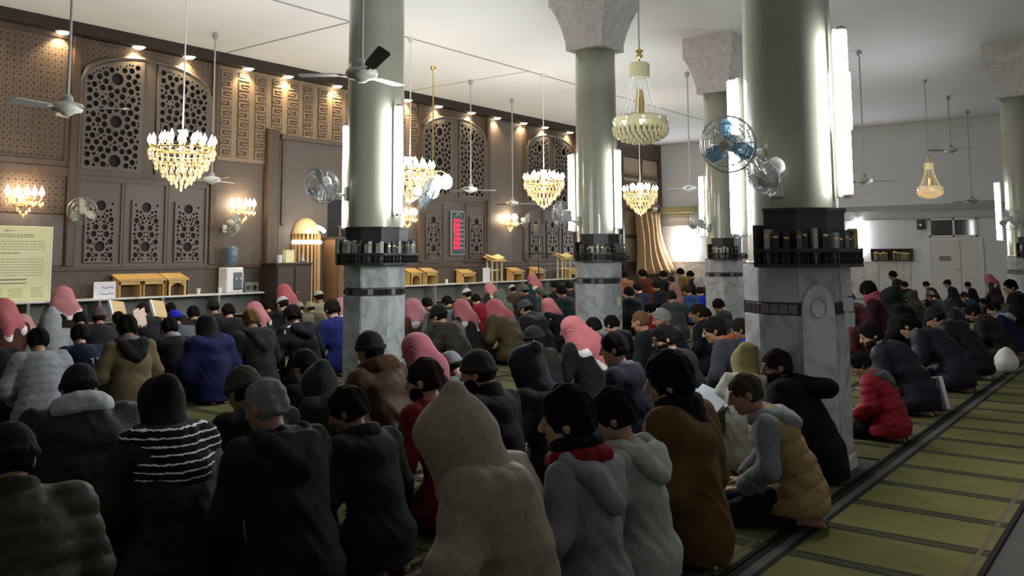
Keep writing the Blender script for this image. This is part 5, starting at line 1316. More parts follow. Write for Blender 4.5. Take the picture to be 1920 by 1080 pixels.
def person(label, px, py, Y, top=('jacket', (30, 30, 32)), head=('hair', DARKHAIR), pz=0, rz=0.0, q=0, trousers=(26, 26, 30), extras=(), skin=None, group='men kneeling in rows', sc=None):
    """px, py: where the top of the head shows; Y: the row he kneels in; top and head: clothing kind and colour"""
    pd = GEN[pz] if isinstance(pz, int) else pz; key = tuple(sorted(pd.items())); p = cached(('pose', key), lambda: pose(**pd))
    hk = {2: .0145, 1: .019, 0: .026}[q]; hh = {2: .008, 1: .011, 0: .017}[q]
    add = {'hair': .014, 'bald': .0, 'beanie': .03, 'kufi': .02, 'cap': .025, 'hood': .05, 'keff': .02}[head[0]]
    c, s_ = math.cos(rz), math.sin(rz); hx, hy = p['hc'][0], p['hc'][1]
    P = at_y(px, py, Y); sc = P.z / (p['top'] + add); ho = sc * (s_ * hx + c * hy)
    for _ in range(4): P = at_y(px, py, Y + ho); sc = P.z / (p['top'] + add); ho = sc * (s_ * hx + c * hy)
    x, y = P.x - sc * (c * hx - s_ * hy), P.y - ho
    PEOPLE_LOG.append((label, round(x, 2), round(y, 2), round(sc, 2)))
    r = link('person', cached(('body', key, q), lambda: body_mesh(p, q)), None, (x, y, .013), (0, 0, rz), sc); tag(r, label, 'person', group)
    rnd = random.Random(hash(label) % 1000 if False else sum(map(ord, label))); sk = skin or rnd.choice(SKIN); r.color = (*[v * .72 for v in lin(sk)], 1); ph = sum(map(ord, label)) % 7
    def kid(name, me, col, loc=(0, 0, 0), H=None, par=None):
        o = link(name, me, par or r, loc); o.color = (*[v * DIM * (.42 + .58 * min(1, v / .07)) for v in lin(col)], 1)
        if H is not None: o.matrix_local = Matrix.Translation(Vector(loc)) @ Matrix([[*(H[i] * p['hs']), 0] for i in range(3)] + [[0, 0, 0, 1]])
        return o
    hc = tuple(p['hc']); H = p['H']; phk = ph if q else ph % 2
    kid('trousers', cached(('tr', key, q), lambda: trousers_mesh(p, hk * 1.1)), trousers)
    jk = kid('jacket' if top[0] not in ('cloak', 'vest') else top[0], cached(('coat', key, top[0], q, phk), lambda: coat_mesh(p, top[0], hk, phk)), top[1])
    k = head[0]
    if k == 'hair': kid('hair', cached(('hair', q, *head[2:]), lambda: hair_mesh(hh, *head[2:])), head[1], hc, H)
    elif k == 'bald': kid('hair', cached(('hair', q, 'bald'), lambda: hair_mesh(hh, .006)), head[1], hc, H)
    elif k in ('beanie', 'kufi', 'cap'):
        kid('hair', cached(('hair', q, .008), lambda: hair_mesh(hh, .008)), DARKHAIR, hc, H); kid({'beanie': 'beanie', 'kufi': 'skull_cap', 'cap': 'flat_cap'}[k], cached((k, q), lambda: cap_mesh(hh, k)), head[1], hc, H)
    elif k == 'hood': kid('hood', cached(('hu', q, pd['hp'], phk, *head[2:]), lambda: hood_up_mesh(hh * 1.2, pd['hp'], head[2] if len(head) > 2 else 1.0, phk, head[3] if len(head) > 3 else 1.0)), head[1], hc, H)
    elif k == 'keff':
        o = kid('headcloth', cached(('ke', q, pd['hp'], *head[2:]), lambda: keffiyeh_mesh(hh * 1.2, pd['hp'], 1.0, ph, head[2] if len(head) > 2 else 1.0)), head[1], hc, H)
        if len(head) > 3 and head[3]: link('agal', AGAL, o)
    for e in extras:
        if e[0] == 'collar': kid('collar', cached(('co', key, q, *e[2:]), lambda: collar_mesh(p, hk * .8, *e[2:])), e[1])
        elif e[0] == 'hood': kid('hood', cached(('hd', key, q, *e[2:]), lambda: hood_down_mesh(p, hk * .9, e[2] if len(e) > 2 else 1.0, ph)), e[1])
        elif e[0] == 'piping':
            b = MB(); a0, a1 = p['neck'] + V3(-.02, -.10, .02), mir(p['shj'], -1) + V3(-.02, -.05, .05)
            b.tube([a0, (a0 + a1) / 2 + V3(0, -.015, .03), a1, a1 + V3(-.03, -.03, -.07)], .016, 6); kid('piping', b.mesh('piping', M_CLOTH, True), e[1])
        elif e[0] == 'marks':
            b = MB(); c = p['chest'] + V3(.06, 0, -.06)
            for dx in (0, .07): b.box((c[0] + dx, c[1] - .185, c[2]), (c[0] + dx + .025, c[1] - .12, c[2] + .09))
            b.box((c[0] - .02, c[1] - .185, c[2] + .065), (c[0], c[1] - .12, c[2] + .09)); b.box((c[0] + .05, c[1] - .185, c[2] + .065), (c[0] + .07, c[1] - .12, c[2] + .09)); kid('printed_marks', b.mesh('printed_marks', M_CLOTH), e[1])
        elif e[0] == 'backhood': kid('hood', cached(('bh', key, q), lambda: back_hood_mesh(p, hk)), e[1])
        elif e[0] == 'beard': kid('beard', cached(('be', q), lambda: beard_mesh(hh)), e[1], hc, H)
        elif e[0] == 'inner': o = kid('sweatshirt', cached(('coat', key, 'hoodie', q, phk), lambda: coat_mesh(p, 'hoodie', hk, phk)), e[1])
        elif e[0] == 'scarf':
            o = kid('scarf', cached(('co', key, q, .09, .10, .034), lambda: collar_mesh(p, hk * .8, .09, .10, .034)), e[1])
            if len(e) > 2: o.data = o.data.copy(); o.data.materials[0] = e[2]
        elif e[0] == 'shawl': kid('shawl', cached(('shawl', key, q), lambda: shawl_mesh(p, hk * .8)), e[1])
        elif e[0] == 'mat': jk.data = jk.data.copy(); jk.data.materials[0] = e[1]
        elif e[0] == 'socks':
            for sgn in (-1, 1):
                b = MB(); a0 = mir(p['ankle'], sgn) + V3(0, .02, 0); a1 = mir(p['toe'], sgn) + V3(0, -.05, -.004)
                b.tube([a0, (a0 + a1) / 2 + V3(0, 0, .004), a1 + V3(0, .02, 0), a1], [.046, .043, .036, .012], 10); kid('sock', b.mesh('sock', M_CLOTH, True), e[1])
    return r

# ---- nearest rows, left to right
DK, DK2, NAVY, CHAR, OLIVE = (26, 26, 27), (38, 38, 40), (30, 34, 58), (50, 51, 53), (56, 54, 42)
person('person in an olive drab coat and dark cap at the lower left corner', 20, 795, 3.30, ('puffer', (66, 62, 46)), ('beanie', (30, 28, 27)), dict(lean=6, curve=16, hp=30, hyaw=6, wide=1.18), -.35, 1, extras=[('collar', (58, 54, 40), .06)])
person('broad person in a black coat with a grey hood collar and brown knit cap', 150, 684, 4.7, ('big', (30, 31, 33)), ('beanie', (50, 43, 38)), dict(lean=8, curve=20, hp=34, hyaw=-6, wide=1.3), -.3, 1, extras=[('collar', (214, 216, 220), .035, .145, .045)])
person('person wrapped in a black and white striped knitted scarf', 302, 698, 3.75, ('big', (22, 22, 24)), ('hood', (26, 26, 30), .86, .9), dict(lean=10, curve=18, hp=22, hyaw=0, wide=.82), -.2, 1, extras=[('shawl', (22, 22, 26))])
person('grey haired man in a black hooded coat in the foreground', 498, 709, 3.30, ('jacket', (34, 36, 39)), ('hair', GREYHAIR, .008), dict(lean=8, curve=14, hp=20, hyaw=16, wide=1.12), -.1, 2, extras=[('hood', (36, 38, 41), 1.05)], skin=(170, 128, 104))
person('black haired boy in a charcoal jacket right of the grey haired man', 652, 727, 3.25, ('jacket', (44, 46, 49)), ('hair', DARKHAIR, .016), dict(lean=8, curve=12, hp=26, hyaw=30), -.05, 2, extras=[('collar', (40, 42, 45), .03)])
person('man in a crimson hooded jacket', 795, 672, 3.35, ('hoodie', (128, 22, 46)), ('hair', BROWNHAIR, .012), dict(lean=8, curve=14, hp=14, hyaw=24, wide=1.12), -.05, 2, extras=[('hood', (140, 24, 50), .8), ('beard', (50, 40, 34))])
person('person in a beige padded parka with the hood up, back to the camera', 858, 757, 2.12, ('big', (176, 160, 136)), ('hood', (180, 164, 140), 1.28, 1.15), dict(lean=2, curve=16, hp=54, hyaw=18, wide=.74, hs=1.1), .05, 2)
person('boy in a light grey hoodie with a red lined hood', 1062, 735, 2.10, ('hoodie', (152, 152, 158)), ('hair', DARKHAIR, .018, -.05, .02), dict(lean=2, curve=8, hp=8, hyaw=28, wide=.80, hs=1.2), .0, 2, extras=[('hood', (165, 166, 172), 1.1), ('scarf', (22, 20, 22)), ('collar', (150, 24, 44), .02, .125, .03)], skin=(202, 158, 130))
person('boy in a plain cream hoodie', 1150, 735, 2.10, ('hoodie', (200, 202, 190)), ('hair', DARKHAIR, .016, -.05, .015), dict(lean=2, curve=10, hp=20, hyaw=22, wide=.80, hs=1.18), .0, 2, extras=[('hood', (205, 207, 194), .85)], skin=(198, 152, 126))
person('young man in a brown camel cloak with a black scarf', 1252, 670, 2.12, ('cloak', (112, 76, 38)), ('hair', DARKHAIR, .022, -.05, .02), dict(lean=0, curve=8, hp=10, hyaw=28, wide=.92, hs=1.2), .0, 2, extras=[('scarf', (20, 19, 20))], skin=(200, 158, 132))
person('grey haired man in a tan quilted vest over a grey sweatshirt, bare feet', 1396, 700, 1.88, ('vest', (186, 150, 92)), ('hair', (84, 72, 64), .008), dict(lean=14, curve=14, hp=24, hyaw=8, wide=.95), .38, 2, extras=[('inner', (150, 152, 156)), ('hood', (170, 172, 172), .75)], trousers=(30, 31, 50), skin=(190, 142, 116))
person('man in a long black coat with a bulky hood thrown back, beside the marble base', 1455, 655, 2.10, ('cloak', (20, 20, 22)), ('hair', (58, 48, 44), .010), dict(lean=18, curve=10, hp=16, hyaw=30), .05, 2, extras=[('backhood', (20, 20, 22)), ('beard', (66, 54, 48)), ('socks', (70, 72, 92))], skin=(176, 132, 112))
person('man in a charcoal knit cap and black jacket in the second row', 895, 657, 3.38, ('jacket', (36, 37, 37)), ('beanie', (62, 60, 57)), dict(lean=6, curve=12, hp=14, hyaw=22, wide=1.05), 0, 1, extras=[('collar', DK, .06), ('beard', (40, 34, 30))])
person('person with a dark slate hood pulled up in the second row', 985, 648, 3.38, ('hoodie', (54, 55, 62)), ('hood', (56, 57, 63), 1.06, 1.1), dict(lean=6, curve=12, hp=20, hyaw=12), 0, 1)
person('man in a navy sweater with a white collar edge, second row', 1150, 623, 3.38, ('shirt', (44, 44, 58)), ('hair', DARKHAIR, .014), dict(lean=8, curve=12, hp=14, hyaw=26), 0, 1, extras=[('collar', (120, 120, 124), .01, .075, .014)])
person('heavy man in a dark coat looking left, behind the brown cloak', 1245, 608, 3.45, ('jacket', (46, 47, 49)), ('hair', DARKHAIR, .012), dict(lean=12, curve=14, hp=22, hyaw=38), 0, 1, extras=[('beard', (36, 30, 27))])
person('man in a charcoal jacket with an orange collar left of the nearest column', 1338, 594, 3.42, ('jacket', (68, 69, 74)), ('hair', DARKHAIR, .012), dict(lean=14, curve=20, hp=22, hyaw=24), 0, 1, extras=[('collar', (196, 96, 50), .02, .09, .024)])
person('child in a bright blue jacket just left of the nearest column', 1387, 597, 3.55, ('hoodie', (46, 56, 168)), ('hair', BROWNHAIR, .012), dict(lean=8, curve=12, hp=24, hyaw=20), 0, 1)
# ---- third row
person('bearded person in a black jacket seen past the striped scarf', 458, 688, 3.95, ('jacket', (30, 29, 29)), ('beanie', (78, 74, 68)), dict(lean=14, curve=16, hp=34, hyaw=10), -.2, 1)
person('person in a dark olive hooded jacket behind the black haired boy', 598, 683, 4.35, ('jacket', (54, 52, 47)), ('hood', (58, 56, 50), 1.05), dict(lean=22, curve=24, hp=40, hyaw=5, wide=1.1), -.1, 1)
person('person in a black cap behind the dark olive hood', 572, 656, 4.95, ('jacket', (22, 22, 24)), ('beanie', (24, 23, 24)), 2, -.1, 1)
person('man in a brown hooded coat and dark olive cap before the left column', 693, 621, 4.65, ('big', (86, 62, 36)), ('beanie', (56, 53, 45)), dict(lean=8, curve=14, hp=18, hyaw=6, wide=1.0), -.05, 1, extras=[('collar', (92, 66, 38), .035, .13, .046)])
person('person in a pink checked headcloth right of the brown hooded coat', 777, 626, 4.70, ('jacket', (30, 30, 34)), ('keff', (186, 66, 84)), dict(lean=10, curve=14, hp=24, hyaw=20), 0, 1)
person('man in a large red checked headcloth with white edge in the middle', 1070, 594, 4.65, ('jacket', (24, 24, 26)), ('keff', (205, 70, 78), 1.9), dict(lean=8, curve=14, hp=18, hyaw=14, wide=1.1), 0, 1)
person('child in a pale grey hood between the crimson jacket and the knit cap', 846, 660, 4.55, ('hoodie', (120, 124, 126)), ('beanie', (150, 152, 155)), dict(lean=12, curve=18, hp=36, hyaw=10), 0, 1)
person('person in a dark green cap left of the red headcloth', 1000, 612, 4.75, ('jacket', (38, 42, 34)), ('beanie', (44, 46, 40)), dict(lean=8, curve=12, hp=22, hyaw=26), 0, 1)
person('dark haired man right of the red headcloth against the marble base', 1112, 596, 5.2, ('jacket', (48, 52, 50)), ('hair', DARKHAIR, .014), 0, 0, 1)
person('dark haired man second right of the red headcloth below the column', 1146, 592, 5.3, ('jacket', (32, 34, 38)), ('hair', DARKHAIR, .016), 1, 0, 1)
person('balding tan headed man in black behind the navy sweater', 1200, 585, 4.65, ('jacket', (26, 27, 30)), ('bald', (120, 84, 62)), 0, 0, 1)
person('grey haired man with a pale temple right of the balding man', 1240, 578, 4.65, ('jacket', (34, 36, 38)), ('hair', (150, 148, 144), .009), dict(lean=8, curve=14, hp=22, hyaw=30), 0, 1)
person('brown haired man below the white sheet of paper', 1307, 569, 4.75, ('jacket', (30, 32, 36)), ('hair', (60, 48, 36), .012), dict(lean=8, curve=12, hp=18, hyaw=25), 0, 1)
# ---- row along the left, behind the empty carpet
person('person in a white puffer jacket at left', 72, 617, 8.1, ('puffer', (178, 180, 186)), ('hair', DARKHAIR, .02), dict(lean=8, curve=18, hp=30, hyaw=0, wide=1.05), -.2, 1)
person('person in a dark blue tracksuit with white letters at left', 150, 610, 8.8, ('jacket', (32, 42, 66)), ('hair', DARKHAIR, .02), 1, -.2, 1, extras=[('marks', (235, 235, 238))])
person('person in a beige back panelled coat with a dark hood', 238, 592, 8.1, ('jacket', (128, 110, 78)), ('hair', (42, 40, 32), .02), dict(lean=6, curve=14, hp=22, hyaw=0), -.15, 1, extras=[('hood', (34, 34, 26), 1.15), ('collar', (140, 142, 140), .03)])
person('person in black with a pale grey collar left of the dark blue robe', 318, 597, 8.8, ('jacket', (22, 22, 24)), ('hair', (34, 32, 26), .02), 1, -.15, 1, extras=[('collar', (160, 162, 164), .03)])
person('person in a long indigo robe with a black hood', 387, 589, 8.1, ('cloak', (38, 40, 82)), ('hood', (30, 29, 32), 1.0, .6), dict(lean=6, curve=16, hp=24, hyaw=0), -.15, 1)
person('person in a dark olive parka with the hood folded down', 470, 580, 8.15, ('jacket', (50, 50, 45)), ('hair', (110, 80, 56), .014), dict(lean=8, curve=14, hp=26, hyaw=0, wide=1.05), -.12, 1, extras=[('hood', (42, 42, 38), 1.3)])
person('person in a black jacket with a white piped shoulder', 548, 572, 8.2, ('jacket', (26, 28, 34)), ('hair', DARKHAIR, .016), dict(lean=12, curve=18, hp=28, hyaw=0, wide=1.05), -.1, 1, extras=[('hood', (34, 36, 42), 1.0), ('piping', (240, 240, 240))])
person('person in a royal blue jacket half behind the left column', 622, 562, 8.6, ('jacket', (40, 48, 110)), ('hair', DARKHAIR, .018), 0, -.1, 1)
person('person in a brown jacket and red headcloth at the left edge', 4, 560, 10.9, ('jacket', (84, 52, 44)), ('keff', (190, 48, 62)), 0, -.2, 0)
person('person in black cut by the left edge, beside the white puffer jacket', -16, 610, 8.7, ('jacket', (30, 30, 30)), ('hair', DARKHAIR, .018), 1, -.2, 1)
# ---- middle, between the two columns
person('person in a brown coat and pink headcloth half hidden by the left column', 772, 560, 8.3, ('jacket', (96, 66, 46)), ('keff', (204, 110, 122)), 2, 0, 1)
person('broad man in a dark brown coat beside the grey floor chair', 822, 572, 7.1, ('big', (60, 52, 40)), ('beanie', (36, 38, 34)), dict(lean=14, curve=20, hp=30, hyaw=6), 0, 1)
person('man in a small red checked headcloth hanging to a point', 863, 562, 7.9, ('jacket', (48, 43, 36)), ('keff', (204, 84, 92), 1.2), dict(lean=10, curve=14, hp=24, hyaw=4), 0, 1)
person('man in an olive brown coat under a red headcloth with white hem', 925, 562, 7.5, ('big', (92, 76, 50)), ('keff', (205, 62, 74), 1.6), dict(lean=16, curve=20, hp=34, hyaw=0), 0, 1)
person('big man in a black coat with a grey woollen head', 985, 562, 7.5, ('big', (26, 27, 32)), ('beanie', (96, 96, 98)), dict(lean=12, curve=18, hp=32, hyaw=0, wide=1.1), 0, 1)
person('man in a red and white headcloth right of the big black coat', 1026, 560, 7.8, ('jacket', (34, 38, 44)), ('keff', (205, 80, 88), 1.1), 1, 0, 1)
person('man in a dark teal jacket left of the centre column', 1052, 535, 9.4, ('jacket', (46, 58, 62)), ('hair', DARKHAIR, .016), 0, 0, 0)
# ---- far rows (label, x, y, row, coat, headgear, generic pose, facing)
K, HR = 'keff', 'hair'
FAR = [
 ('person in a pale grey hood at far left below the notice board', 95, 578, 10.7, ('hoodie', (160, 162, 166)), ('hood', (165, 167, 170)), 1, -.2),
 ('person in a pink headcloth before the counter at far left', 117, 537, 13.6, ('jacket', (40, 40, 42)), (K, (214, 120, 130)), 2, -.2),
 ('person in a pink scarf low behind the pale grey hood', 42, 590, 11.9, ('jacket', (70, 50, 44)), (K, (210, 130, 130)), 3, -.2),
 ('person in a striped grey and maroon cap at left', 186, 577, 10.7, ('jacket', (46, 44, 50)), ('beanie', (110, 84, 92)), 1, -.2),
 ('person with black hair left of the striped cap', 150, 586, 11.8, ('jacket', (26, 27, 30)), (HR, DARKHAIR), 3, -.1),
 ('person with black hair beneath the left wooden book rest', 222, 585, 11.6, ('jacket', (30, 30, 32)), (HR, DARKHAIR), 3, -.1),
 ('person in dark clothes between the two wooden book rests', 268, 568, 11.9, ('jacket', (44, 40, 44)), (HR, (60, 44, 40)), 1, -.1),
 ('person in a bright blue knit cap', 328, 582, 10.2, ('jacket', (90, 92, 96)), ('beanie', (34, 44, 190)), 4, -.1),
 ('dark haired person just above the bright blue cap', 320, 568, 12.7, ('jacket', (32, 34, 36)), (HR, DARKHAIR), 1, -.1),
 ('person in a dark olive cap below the water dispenser', 400, 562, 11.6, ('jacket', (48, 50, 46)), ('beanie', (44, 46, 42)), 0, -.1),
 ('person with black hair third right of the blue cap', 362, 574, 10.9, ('jacket', (34, 35, 38)), (HR, DARKHAIR), 0, -.1),
 ('person with black hair under the dark cabinet', 428, 570, 10.4, ('jacket', (28, 28, 30)), (HR, DARKHAIR), 1, -.1),
 ('person in a pink headcloth tied back under the dark cabinet', 476, 566, 10.6, ('jacket', (34, 34, 36)), (K, (208, 100, 112)), 0, -.1),
 ('person in a bright red headcloth before the slatted niche', 531, 533, 13.5, ('jacket', (40, 38, 40)), (K, (204, 44, 70)), 2, 0),
 ('person in a white skull cap below the bright red headcloth', 530, 556, 10.9, ('jacket', (30, 32, 36)), ('kufi', (220, 220, 220)), 1, 0),
 ('dark haired person left of the white skull cap', 500, 566, 12.0, ('jacket', (34, 34, 36)), (HR, DARKHAIR), 3, 0),
 ('person in white cap and cream scarf under the slatted niche', 597, 545, 12.4, ('jacket', (176, 166, 132)), ('kufi', (222, 218, 206)), 2, 0),
 ('person in a tan cap second left of the left column', 560, 566, 11.2, ('jacket', (120, 112, 92)), ('beanie', (170, 158, 130)), 3, 0),
 ('person in a tan knit cap nearer the left column', 581, 566, 11.4, ('jacket', (96, 88, 74)), ('beanie', (176, 164, 138)), 1, 0),
 ('person in a pink headcloth at the edge of the left column', 638, 558, 10.8, ('jacket', (60, 44, 46)), (K, (214, 128, 138)), 2, 0),
 ('man with black hair right of the left column', 800, 558, 9.8, ('jacket', (38, 40, 48)), (HR, DARKHAIR), 0, 0),
 ('man with black hair and dark green coat behind the brown coat', 838, 555, 9.9, ('jacket', (40, 44, 38)), (HR, DARKHAIR), 1, 0),
 ('man in a white skull cap above the small red headcloth', 875, 541, 10.9, ('jacket', (44, 42, 44)), ('kufi', (224, 222, 222)), 0, 0),
 ('person in a crimson coat right of the white skull cap', 892, 552, 10.4, ('jacket', (150, 30, 50)), (HR, DARKHAIR), 3, 0),
 ('person in a pale red headcloth behind the olive hood', 916, 530, 12.6, ('jacket', (60, 52, 46)), (K, (200, 100, 100)), 2, 0),
 ('person in an olive green hood behind the white hemmed headcloth', 935, 543, 9.8, ('jacket', (96, 100, 84)), ('hood', (112, 114, 96)), 0, 0),
 ('person in a cream cap left of the grey woollen hat', 960, 534, 12.2, ('jacket', (70, 62, 50)), ('kufi', (206, 190, 164)), 1, 0),
 ('person in a grey woollen hat under the reading stand', 983, 534, 11.2, ('jacket', (34, 34, 38)), ('beanie', (98, 102, 100)), 0, 0),
 ('person in a pink headcloth raised above the counter line', 996, 514, 13.8, ('jacket', (44, 74, 80)), (K, (206, 92, 110), 1.3), 6, 0),
 ('person in a teal jacket beneath the raised pink headcloth', 1010, 540, 11.4, ('jacket', (48, 84, 90)), ('beanie', (70, 84, 86)), 1, 0),
 ('person in a dull green cap left of the dark haired man by the column', 1019, 545, 10.2, ('jacket', (60, 66, 52)), ('beanie', (84, 92, 76)), 0, 0),
 ('person with black hair by the lectern left of the centre column', 1040, 527, 11.7, ('jacket', (40, 38, 40)), (HR, DARKHAIR), 0, 0),
 ('person with black hair at the edge of the centre column', 1066, 528, 11.6, ('jacket', (44, 42, 44)), (HR, DARKHAIR), 2, 0),
 ('dark haired man right behind the centre column', 1168, 507, 12.0, ('jacket', (170, 120, 84)), (HR, DARKHAIR), 2, 0),
 ('person in a navy hooded coat right of the centre column', 1195, 530, 9.2, ('jacket', (28, 32, 54)), (HR, DARKHAIR), 2, 0),
 ('tall dark person cut by the right edge of the centre column', 1178, 538, 8.2, ('cloak', (28, 28, 30)), (HR, DARKHAIR), 2, 0),
 ('man in a reddish brown jacket below the curtain', 1204, 505, 12.0, ('jacket', (110, 56, 44)), (HR, DARKHAIR), 2, 0),
 ('dark haired man in black right of the reddish brown jacket', 1243, 508, 12.3, ('jacket', (42, 46, 56)), (HR, DARKHAIR), 2, 0),
 ('person in a black coat in the middle of the far group', 1230, 528, 9.8, ('jacket', (30, 33, 44)), (HR, DARKHAIR), 0, 0),
 ('person in a crimson jacket low in the far group', 1218, 570, 6.4, ('jacket', (170, 24, 44)), (HR, DARKHAIR), 3, 0),
 ('person in a pink shawl right of the curtain foot', 1258, 518, 11.8, ('jacket', (190, 140, 136)), (HR, (70, 46, 40)), 2, 0),
 ('person in an ochre jacket against the right wall', 1275, 503, 12.6, ('jacket', (170, 136, 76)), (HR, DARKHAIR), 2, 0),
 ('dark haired person right of the ochre jacket', 1294, 508, 11.9, ('jacket', (52, 50, 54)), (HR, DARKHAIR), 1, 0),
 ('person in a white hood beside the bright blue coat', 1308, 520, 10.2, ('jacket', (60, 62, 70)), ('hood', (190, 190, 188)), 0, 0),
 ('person in a bright cobalt coat left of the half hidden column', 1312, 540, 8.6, ('jacket', (36, 54, 190)), (HR, DARKHAIR), 3, 0),
 ('person in a denim blue jacket before the cobalt coat', 1288, 535, 8.3, ('jacket', (50, 74, 130)), (HR, (58, 46, 40)), 0, 0),
 ('person in a grey coat holding up a white open book', 1258, 545, 7.0, ('jacket', (84, 86, 88)), (HR, (60, 58, 56)), dict(lean=8, curve=14, hp=30, hyaw=0, arms=.26), -.6),
 ('dark haired child against the marble of the half hidden column', 1346, 562, 6.0, ('jacket', (70, 74, 76)), (HR, DARKHAIR, .03), 0, 0),
 ('dark haired man in black left of the dark haired child', 1322, 578, 5.4, ('jacket', (24, 26, 32)), (HR, DARKHAIR), 1, 0),
 ('person in a black cap between the two marble bases', 1387, 543, 7.6, ('jacket', (70, 66, 62)), ('cap', (22, 22, 24)), 2, 0),
 ('person in a maroon coat right of the nearest column', 1590, 590, 3.3, ('jacket', (84, 44, 40)), (HR, (50, 36, 32)), 3, 0),
 ('person in a slate cap beside the strip of paper notices', 1592, 548, 4.6, ('jacket', (120, 62, 72)), ('beanie', (70, 72, 78)), 1, 0),
 ('dark haired young man in a pink scarf right of the notices', 1627, 529, 3.9, ('jacket', (70, 36, 46)), (HR, DARKHAIR, .03), dict(lean=10, curve=12, hp=26, hyaw=-30), 0, [('scarf', (190, 90, 108))]),
 ('person in a black hood behind the navy coat at right', 1668, 540, 3.25, ('cloak', (28, 30, 32)), ('hood', (32, 34, 35), 1.1), 1, 0),
 ('dark head standing out above the black hood', 1673, 508, 6.6, ('jacket', (60, 58, 54)), (HR, (36, 34, 30)), 2, 0),
 ('person in a dull green hooded coat right of the black hood', 1708, 545, 3.9, ('jacket', (74, 74, 64)), ('hood', (82, 82, 72)), 0, 0),
 ('dark haired man before the marble wainscot left of the door', 1695, 528, 5.6, ('jacket', (46, 42, 42)), (HR, DARKHAIR), 2, 0),
 ('dark haired man under the door frame edge', 1736, 528, 5.4, ('jacket', (80, 70, 66)), (HR, DARKHAIR), 1, 0),
 ('man in a wide black cap below the door plate', 1776, 524, 4.9, ('jacket', (60, 60, 62)), ('cap', (24, 23, 24)), 0, 0),
 ('grey faced person below the door, left of the wide cap', 1744, 546, 4.1, ('jacket', (44, 44, 48)), ('beanie', (92, 84, 82)), 1, 0),
 ('dark haired man right of the wide black cap', 1814, 529, 4.6, ('jacket', (40, 42, 52)), (HR, DARKHAIR), 0, 0),
 ('person in a slate grey hood in the right hand group', 1778, 560, 3.35, ('jacket', (66, 70, 76)), ('hood', (72, 76, 82)), 1, 0),
 ('person in a dark navy coat behind the slate grey hood', 1808, 548, 3.6, ('jacket', (32, 35, 58)), (HR, DARKHAIR), 3, 0),
 ('person in a pink headcloth right of the door', 1852, 514, 4.3, ('jacket', (90, 70, 70)), (K, (226, 112, 126), 1.3), 2, 0),
 ('red faced man turned left near the right edge', 1842, 560, 3.0, ('jacket', (60, 44, 42)), (HR, DARKHAIR), dict(lean=8, curve=12, hp=18, hyaw=40), 0),
]
for lab, px, py, Y, top, hd, pz, rz, *ex in FAR:
    person(lab, px, py, Y, top, hd, pz, rz, 1 if Y < 4.5 else 0, extras=ex[0] if ex else ())
# ---- right hand end of the nearest row
person('child in a red jacket with grey straps beside the marble base', 1612, 662, 2.02, ('puffer', (178, 28, 50)), ('hair', DARKHAIR, .016), dict(lean=10, curve=16, hp=36, hyaw=20, wide=1.05), .0, 1, extras=[('hood', (96, 92, 94), .9)])
person('man in a dark navy coat turned left behind the child in red', 1632, 604, 2.16, ('big', (30, 33, 50)), ('hair', DARKHAIR, .014), dict(lean=20, curve=22, hp=24, hyaw=34, wide=1.05), 0, 1, extras=[('beard', (60, 46, 40))])
person('person in a navy coat bent forward beside the black and white bag', 1700, 590, 2.15, ('big', (34, 36, 54)), ('hair', DARKHAIR, .014), dict(lean=24, curve=26, hp=40, hyaw=0), 0, 1, extras=[('socks', (150, 120, 104))])
person('person in a black coat with a pale green back seam', 1752, 575, 2.15, ('big', (24, 25, 27)), ('beanie', (44, 48, 42)), dict(lean=20, curve=24, hp=38, hyaw=0), 0, 1, extras=[('collar', (120, 122, 104), .03), ('socks', (200, 190, 184))])
person('broad person in a very dark brown coat at right', 1822, 572, 2.15, ('big', (40, 33, 32)), ('hair', DARKHAIR, .014), dict(lean=16, curve=22, hp=36, hyaw=6, wide=1.12), 0, 1, extras=[('socks', (206, 196, 192))])
person('boy in a blue and white jacket beside the white bag', 1862, 566, 2.12, ('jacket', (40, 44, 76)), ('hair', (40, 30, 26), .014), dict(lean=12, curve=16, hp=30, hyaw=20), 0, 1, extras=[('collar', (96, 100, 200), .04), ('hood', (190, 190, 200), .8)])
person('tall man in a dark navy coat at the right edge', 1893, 524, 2.35, ('cloak', (28, 30, 44)), ('hair', (30, 25, 22), .014), dict(lean=10, curve=12, hp=14, hyaw=34, rise=.0), 0, 1)

# ------------------------------------------------------------------ small things lying or held among the rows
def floor_point(px, py): return at_z(px, py, 0.013)
def plastic_bag(px, py, hgt, wid, m, lab):
    c = floor_point(px, py); f = Field(*[axis(a, b, .02) for a, b in ((-.3, .3), (-.25, .25), (-.05, hgt + .1))])
    f.ell((0, 0, hgt * .38), (wid * .5, wid * .3, hgt * .5), None, .05); f.ell((.02, 0, hgt * .7), (wid * .36, wid * .12, hgt * .35), None, .06)
    f.v += folds(f.grid(), 1.3, .012); f.clip(-f.grid()[2]); o = link('carrier_bag', net_mesh('carrier_bag', f, [m]), None, (c.x, c.y, .013)); return tag(o, lab, 'bag')
plastic_bag(1888, 697, .30, .44, mat('white_plastic_bag', (.62, .62, .58), .5), 'white plastic bag on the carpet by the boy in blue and white')
sb = floor_point(1757, 768); t = thing('striped_bag', 'black bag with a white stripe leaning behind the bent navy coat', 'bag', (sb.x, sb.y, .013))
MB().obox((0, 0, .15), (.10, 0, 0), (0, .045, -.01), (0, .03, .145)).build('bag_body', M_BLACK, t); MB().obox((.075, -.02, .15), (.02, 0, 0), (0, .052, -.01), (0, .03, .15)).build('white_stripe', M_WHITEPL, t)
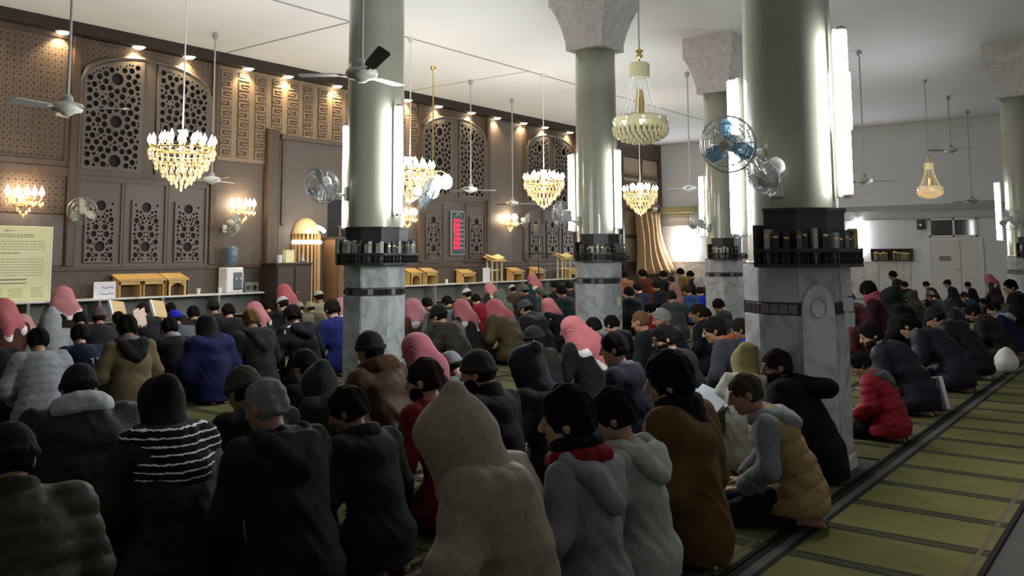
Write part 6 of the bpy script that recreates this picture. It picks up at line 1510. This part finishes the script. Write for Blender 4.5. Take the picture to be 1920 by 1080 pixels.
def book_rest(px, py, Y, lab, rz=0.0, s=1.0):
    P = at_y(px, py, Y); t = thing('book_rest', lab, 'book rest', (P.x, Y, .013), rz, 'small folding book rests among the rows')
    h = max(.3, P.z - .013)
    for sgn in (-1, 1): MB().obox((0, sgn * .04, h * .36), (.03, 0, 0), (0, .012, 0), (0, -sgn * .12, h * .36)).build('leg', M_PINE, t)
    MB().obox((0, 0, h * .86), (.17 * s, 0, -.02), (0, .05, h * .15), (0, -.012, .004)).build('rest_board', mat('rest_wood', (.52, .36, .17), .5), t)
    MB().obox((-.185 * s, -.02, h * .88), (.012, 0, 0), (0, .055, h * .15), (0, -.02, .008)).build('page_edge', M_PAPER, t); return t
book_rest(222, 566, 12.4, 'wooden book rest left of the other, below the white table sign', .2, .75)
book_rest(298, 565, 12.4, 'wooden book rest nearer the bright blue cap', .2, .75)
def held_book(px, py, Y, w, d, lab, m, tilt=.7, rz=0.0):
    P = at_y(px, py, Y); t = thing('open_book', lab, 'book', P, rz)
    for s in (-1, 1):
        b = MB(); b.obox((s * w * .26, 0, .012), (w * .25, 0, .02 * 1), (0, d * .5 * math.cos(tilt), d * .5 * math.sin(tilt)), (0, -.008 * math.sin(tilt), .008 * math.cos(tilt))); b.build('pages', m, t)
    MB().obox((0, 0, -.008), (w * .54, 0, 0), (0, d * .52 * math.cos(tilt), d * .52 * math.sin(tilt)), (0, -.003, .003)).build('cover', bcols['dark'], t); return t
held_book(262, 597, 11.3, .16, .24, 'pinkish open book held up at left between dark heads', mat('pink_page', (.62, .46, .38), .8), 1.2)
for o in list(bpy.data.objects):
    if str(o.get('label', '')).startswith('person in a grey coat holding up'):
        q = o.matrix_basis @ Vector((0, .44, .53)); hb = held_book(1282, 571, 6.9, .36, .30, 'white open book held by the person in a grey coat', M_PAPER, .4, -.6); hb.location = q
book_rest(1330, 762, 2.62, 'low book rest carrying a white open book beyond the brown cloak', .1)
held_book(1330, 750, 2.62, .36, .24, 'white open book on the low book rest beyond the brown cloak', M_PAPER, .35, .1)
# grey floor chair
ch = thing('floor_chair', 'grey legless floor chair with a slanted back, right of the left column', 'chair', (*floor_point(795, 700).xy, .013), .2)
m_ = mat('grey_vinyl', (.17, .18, .19), .55)
MB().box((-.30, -.06, .03), (.30, .42, .11), .02).build('seat', m_, ch); MB().obox((0, -.12, .42), (.29, 0, 0), (0, .025, .008), (0, -.10, .36)).build('backrest', m_, ch)
for x in (-.30, .30): MB().tube([(x, .40, .03), (x, -.05, .03), (x, -.09, .10), (x, -.24, .80)], .014, 6).build('side_rail', M_STEEL, ch)
# cream folder standing behind the tan vest
P = at_z(1395, 700, .5)
fo = thing('cream_robe_panel', '', ''); bpy.data.objects.remove(fo)
person('person in a cream and yellow robe leaning forward between the book and the nearest column', 1400, 648, 2.42, ('big', (226, 220, 196)), ('hood', (206, 192, 126), .95), dict(lean=16, curve=22, hp=40, hyaw=0, wide=.8), -1.15, 1)
